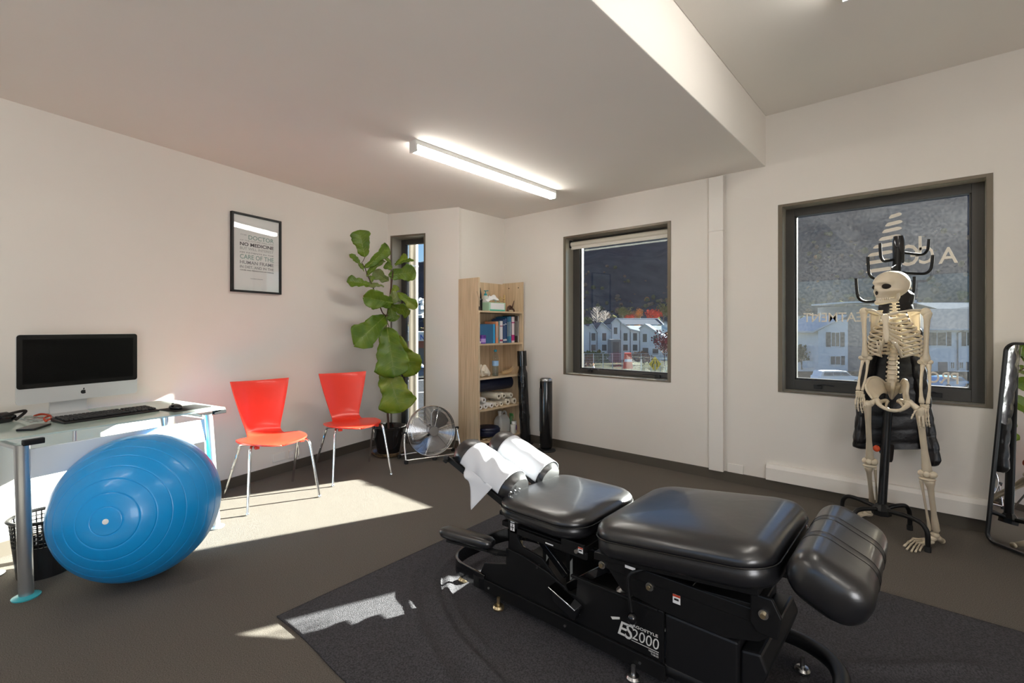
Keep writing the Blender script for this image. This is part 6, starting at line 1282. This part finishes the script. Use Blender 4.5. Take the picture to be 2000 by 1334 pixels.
P(MB().prism([q+X*a+Vector((0, 0, b_)) for a, b_ in ((-.5, -.85), (.5, -.85), (.35, .85), (-.35, .85))], Yv*.4), 'body', mat('barrier_red', (.6, .05, .03), .5), rbn, True, smooth=0)
P(MB().prism([q-Yv*.02+X*a+Vector((0, 0, b_)) for a, b_ in ((-.42, -.1), (.42, -.1), (.38, .2), (-.38, .2))], Yv*.02), 'white_band', m_wf, rbn, True, smooth=0)
q = at(1159, 716, 50); tc_ = T('traffic_cone', 'small orange traffic cone low in the square window', 'traffic cone', (q.x, q.y, q.z-.35))
P(MB().lathe([(.14, 0), (.03, .7)], (q.x, q.y, q.z-.35), 12), 'cone', mat('cone_orange', (.8, .15, .03), .5), tc_, True); P(MB().lathe([(.105, .25), (.08, .42)], (q.x, q.y, q.z-.35), 12), 'band', m_wf, tc_, True)

# white house in window 2
hs = T('white_house', 'large white two-storey house with dark shutters behind the skeleton', 'house', tuple(gp(1700, 62)))
Yh = 60
def hfr(u0, u1, Y=Yh, Yb=None): a, d, n, L = wall_frame(u0, u1, Y, Yb or Y); return frame((a.x, a.y, G), d, -n, (0, 0, 1)), L, n, d
fr, L, n, d = hfr(1598, 1656); z_ = lambda v_, Y=Yh: H-(v_-641)/940*Y-G
b = MB().prism([fr @ Vector((x, 0, z)) for x, z in ((0, 0), (L, 0), (L, z_(624)), (L*.68, z_(626)), (0, z_(646)))], -n*8); P(b, 'gable_wall', m_render, hs, True, smooth=0)
b = MB().prism([fr @ Vector((x, -.35, z)) for x, z in ((-.9, z_(650)), (L*.9, z_(618)), (L*.9, z_(615)), (-.9, z_(646.5)))], -n*8.6); P(b, 'gable_roof', m_roofw, hs, True, smooth=0)
def shut_window(fr, x, z, w, h, sh=.55, both=True):
    b = MB().box((x, -.03, z), (w, .06, h)); b.v = [fr @ q for q in b.v]; f = P(b, 'window_glass', m_win, hs, True, smooth=0)
    b = MB().box((x, -.06, z+h/2), (w+.1, .05, .08)).box((x, -.06, z-h/2), (w+.1, .05, .08)).box((x-w/2, -.06, z), (.07, .05, h)).box((x+w/2, -.06, z), (.07, .05, h)).box((x, -.06, z), (.05, .05, h)); b.v = [fr @ q for q in b.v]; P(b, 'window_frame', m_wf, f, True, smooth=0)
    for s_ in ((-1, 1) if both else (1,)):
        if sh:
            b = MB().box((x+s_*(w/2+sh/2+.06), -.06, z), (sh, .06, h)); b.v = [fr @ q for q in b.v]; P(b, 'shutter', m_shut, hs, True, smooth=0)
X0 = lambda u, u0, L, u1: (u-u0)/(u1-u0)*L
shut_window(fr, X0(1631, 1598, L, 1656), z_(663), 1.05, 1.8); shut_window(fr, X0(1631, 1598, L, 1656), z_(704), 1.3, 1.1, .45, False)
fr, L, n, d = hfr(1655, 1760, Yh+1.5); b = MB().bb((0, 0, 0), (L, 6, z_(597, 61.5))); b.v = [fr @ q for q in b.v]; P(b, 'dark_middle_wall', m_grey, hs, True, smooth=0)
b = MB().prism([fr @ Vector((x, -1.2, z)) for x, z in ((-1.0, z_(593, 61.5)), (L+1, z_(590, 61.5)), (L+1, z_(587, 61.5)), (-1.0, z_(590, 61.5)))], -n*7); P(b, 'flat_roof', m_roofw, hs, True, smooth=0)
fr, L, n, d = hfr(1752, 2010, Yh-1); b = MB().bb((0, 0, 0), (L, 8, z_(642, 59))); b.v = [fr @ q for q in b.v]; P(b, 'right_wall', m_render, hs, True, smooth=0)
b = MB().prism([fr @ Vector((x, y, z)) for x, y, z in ((-.6, -.6, z_(644, 59)), (-.6, 4.5, z_(603, 63.5)), (-.6, 9.5, z_(644, 59)))], d*(L+1.2)); P(b, 'right_roof', m_roof, hs, True, smooth=0)
b = MB().bb((-.6, -.68, z_(645, 59)), (L+.6, -.58, z_(642.3, 59))); b.v = [fr @ q for q in b.v]; P(b, 'gutter', m_roofw, hs, True, smooth=0)
b = MB(); x = X0(1869, 1752, L, 2010); b.tube([fr @ Vector((x+.3, -.6, z_(645, 59))), fr @ Vector((x, -.1, z_(650, 59))), fr @ Vector((x, -.1, 0))], .07, 6); P(b, 'downpipe', m_grey, hs, True)
shut_window(fr, X0(1829, 1752, L, 2010), z_(662, 59), 2.3, 1.7); shut_window(fr, X0(1895, 1752, L, 2010), z_(662, 59), 1.0, 1.7, .5)
for u_ in (1859.5, 1876.5): shut_window(fr, X0(u_, 1752, L, 2010), z_(713.5, 59), .5, .8, 0)
for u0, u1 in ((1832, 1850), (1887, 1902)):
    b = MB().bb((X0(u0, 1752, L, 2010), -.06, 0), (X0(u1, 1752, L, 2010), .02, z_(707, 59))); b.v = [fr @ q for q in b.v]; P(b, 'garage_door', m_roof, hs, True, smooth=0)
hr = T('grey_roof_house', 'second house with a grey pitched roof behind the white house, at the right', 'house', tuple(gp(1880, 75)))
a, d, n, L = wall_frame(1826, 1990, 75, 75); fr = frame((a.x, a.y, G), d, -n, (0, 0, 1)); zq = lambda v_: H-(v_-641)/940*75-G
b = MB().bb((2, 1, 0), (L, 8, zq(622))); b.v = [fr @ q for q in b.v]; P(b, 'walls', m_render, hr, True, smooth=0)
b = MB().prism([fr @ Vector(q) for q in ((0, 3, zq(589)), (0, 3.4, zq(587)), (L*.72, 0, zq(624)), (L*.72, 0, zq(626)))], -n*.3); 
b = MB().add([fr @ Vector(q) for q in ((0, 4, zq(588)), (L, 4, zq(590)), (L, -1, zq(640)), (L*.75, -1, zq(628)), (L*.02, -1, zq(606)), (L, 9, zq(620)), (0, 9, zq(620)))], [(0, 1, 2, 3, 4), (0, 1, 5, 6), (2, 3, 4, 6, 5)]); P(b, 'roof', m_roof, hr, True, smooth=0)
b = MB().tube([fr @ Vector((0, 3.9, zq(587.5))), fr @ Vector((L*.5, 1.2, zq(617)))], .14, 5).tube([fr @ Vector((0.6, 4, zq(590))), fr @ Vector((L, 4, zq(590)))], .13, 5); P(b, 'roof_flashing', m_roofw, hr, True)
gw = T('garden_wall', 'low dark retaining wall and bank in front of the white house', 'wall', tuple(gp(1600, 57)))
a, d, n, L = wall_frame(1500, 2060, 57, 57); fr = frame((a.x, a.y, G), d, -n, (0, 0, 1)); b = MB().bb((0, 0, 0), (L, .4, 1.1)); b.v = [fr @ q for q in b.v]; P(b, 'wall_body', mat('bank_dark', (.05, .045, .04), .9, spec=0, var=.4, vscale=1), gw, True, smooth=0)
b = MB().bb((X0(1870, 1500, L, 2060), -.05, 1.1), (L, .45, 1.2)); b.v = [fr @ q for q in b.v]; P(b, 'coping', m_wf, gw, True, smooth=0)
wf_ = T('paling_fence', 'pale picket fence left of the white house behind the large window', 'fence', tuple(gp(1583, 61)))
a, d, n, L = wall_frame(1567, 1599, 61, 61); fr = frame((a.x, a.y, G+1.2), d, -n, (0, 0, 1)); b = MB()
for k in range(14): b.box((L*(k+.5)/14, 0, .45), (L/18, .04, .9 if k < 6 else .8))
b.v = [fr @ q for q in b.v]; P(b, 'pickets', m_wf, wf_, True, smooth=0); b = MB().bb((0, .02, .2), (L, .06, .3)).bb((L*.45, 0, 0), (L, .03, .75)); b.v = [fr @ q for q in b.v]; P(b, 'rail', m_wf, wf_, True, smooth=0)

# cars
def car(name, label, u, Y, L, Hh, colr, prof, glassp, yaw=0):
    c = gp(u, Y); X = Vector((*w2(1, 0), 0)); X.rotate(Matrix.Rotation(yaw, 3, 'Z')); n = Vector((X.y, -X.x, 0)); fr = frame((c.x, c.y, G), X, -n, (0, 0, 1)); t = T(name, label, 'car', tuple(c))
    mc = mat(name+'_paint', colr, .3, coat=.6)
    def side(y, ins): return [fr @ Vector((x*L-L/2, y, max(z*Hh-ins*0, .25))) for x, z in prof]
    W = 1.8; rings = []
    for y, sc in ((-W/2+.06, .94), (-W/2, .98), (-W/2+.25, 1.0), (W/2-.25, 1.0), (W/2, .98), (W/2-.06, .94)):
        rings.append([fr @ Vector(((x*L-L/2)*(.985 if sc < 1 else 1), y+(.12*(1 if y < 0 else -1) if z > .62 else 0), .3+(z-.2)*Hh*sc)) for x, z in prof])
    P(MB().loft(rings), 'body', mc, t, True, smooth=50)
    gm = MB()
    for s_ in (-1, 1):
        for pane in glassp: gm.prism([fr @ Vector((x*L-L/2, s_*(W/2-.115 if z > .7 else W/2-.03), .3+(z-.2)*Hh)) for x, z in pane], -n*s_*-.03)
    P(gm, 'side_windows', m_win, t, True, smooth=0)
    for s_ in (-1, 1):
        for x in (.18, .8):
            w_ = MB().cyl(fr @ Vector((x*L-L/2, s_*(W/2+.01), .34)), fr @ Vector((x*L-L/2, s_*(W/2-.2), .34)), .34, n=18); wh = P(w_, 'wheel', m_blackr, t, True)
            P(MB().cyl(fr @ Vector((x*L-L/2, s_*(W/2+.03), .34)), fr @ Vector((x*L-L/2, s_*(W/2-.05), .34)), .2, n=12), 'rim', m_steel, wh, True)
    for x in (.02, .985): P(MB().box(fr @ Vector((x*L-L/2, -.6, .95)), (.15, .25, .15)), 'lamp', m_whitep, t, True)
suv = [(0, .3), (.01, .62), (.03, .68), (.07, .98), (.12, 1.02), (.5, 1.03), (.62, .98), (.73, .68), (.95, .6), (.99, .5), (1, .3), (.5, .22)]
hb = [(0, .35), (.01, .6), (.06, .72), (.2, 1.0), (.5, 1.04), (.65, .98), (.78, .7), (.97, .58), (1, .4), (.5, .22)]
car('white_suv', 'white estate car parked outside, low left in the lettered window', 1635, 53, 4.9, 1.62, (.75, .76, .78), suv, [[(.09, .7), (.115, .92), (.3, .93), (.3, .7)], [(.32, .7), (.32, .93), (.47, .93), (.47, .7)], [(.49, .7), (.49, .93), (.6, .9), (.69, .7)]])
car('blue_car', 'blue car parked outside, low right in the lettered window', 1853, 49, 4.4, 1.35, (.10, .28, .5), hb, [[(.13, .7), (.22, .92), (.43, .94), (.43, .7)], [(.45, .7), (.45, .94), (.62, .9), (.71, .7)]], yaw=R(15))
# things seen through the slit window
pc = SF @ Vector((-.065, .62, 0)); col_ = T('facade_post', 'tall steel facade post standing just outside the slit window', 'post', (pc.x, pc.y, G))
P(MB().cyl((pc.x, pc.y, G), (pc.x, pc.y, 3.4), .058, n=24), 'shaft', mat('post_steel', (.13, .115, .095), .45, metal=.3), col_, True); P(MB().cyl((pc.x, pc.y, 2.0), (pc.x, pc.y, 2.02), .061, n=24), 'joint_ring', m_grey, col_, True)
shp = T('shop_building', 'white and blue roadside shop building seen through the slit window', 'building', tuple(gp(822, 75)))
a, d, n, L = wall_frame(790, 835, 75, 75); fr = frame((a.x, a.y, G), d, -n, (0, 0, 1)); zq = lambda v_: H-(v_-641)/940*75-G
b = MB().bb((0, 0, zq(666)), (L, 8, zq(648))); b.v = [fr @ q for q in b.v]; P(b, 'fascia', m_render, shp, True, smooth=0)
b = MB().bb((0, .3, zq(680)), (L, 8, zq(666))); b.v = [fr @ q for q in b.v]; P(b, 'awning', mat('brick_red', (.2, .06, .04), .8), shp, True, smooth=0)
b = MB().bb((0, .4, 0), (L, 8, zq(680))); b.v = [fr @ q for q in b.v]; P(b, 'shopfront', m_win, shp, True, smooth=0)
xx = X0(813.5, 790, L, 835); b = MB().bb((xx-.25, -.06, zq(660)), (xx+.2, 0, zq(650))); b.v = [fr @ q for q in b.v]; P(b, 'blue_square_sign', mat('sign_blue', (.03, .10, .4), .5), shp, True, smooth=0)
f_ = frame(fr @ Vector((X0(821, 790, L, 835), -.05, zq(664))), d, (0, 0, 1), n); tmb = fit_text('N', .65, .85, f_, .03, .03); P(tmb, 'blue_letter', MATS['sign_blue'], shp, True, smooth=0)
dc = 0
for u, Y, cl_, lb in ((823, 60, (.03, .05, .10), 'dark blue car parked near the shop beyond the slit window'), (812, 66, (.25, .27, .3), 'grey car parked farther back beyond the slit window')):
    car('dark_blue_car' if dc == 0 else 'grey_car', lb, u, Y, 4.2, 1.4, cl_, hb, [[(.13, .7), (.22, .92), (.43, .94), (.43, .7)], [(.45, .7), (.45, .94), (.62, .9), (.71, .7)]]); dc += 1
rl = MB()
for vv in (722, 746, 770): 
    a = atz(770, vv, G+.01); b_ = atz(850, vv-6, G+.01); n_ = (b_-a).normalized(); n2 = Vector((-n_.y, n_.x, 0))*.12; rl.add([a-n2, b_-n2, b_+n2, a+n2], [(0, 1, 2, 3)])
P(rl, 'trim_4', m_wf, kind=S, smooth=0, loc=0)
rnd = random.Random(9)
for i, (u, v_, w_) in enumerate(((826, 590, 3.), (819, 586, 2.), (823, 601, 4), (829, 606, 3), (818, 612, 4), (825, 618, 3))):
    q = at(u, v_, 290); w_ *= .6; b = MB().box(q, (w_*2.2, w_*2, w_*.9)).prism([q+Vector((-w_*1.3, 0, w_*.45)), q+Vector((w_*1.3, 0, w_*.45)), q+Vector((0, 0, w_*1.1))], (0, w_*1.2, 0))
    P(b, 'distant_house', m_render, label=['tiny pale house on the far hillside, uppermost in the slit window', 'tiny pale house on the far hillside, upper left in the slit', 'small pale house on the far hillside, middle of the slit', 'small pale house on the far hillside, right edge of the slit', 'small pale house on the far hillside, left edge of the slit', 'lowest tiny pale house on the far hillside in the slit'][i], cat='house', smooth=0)
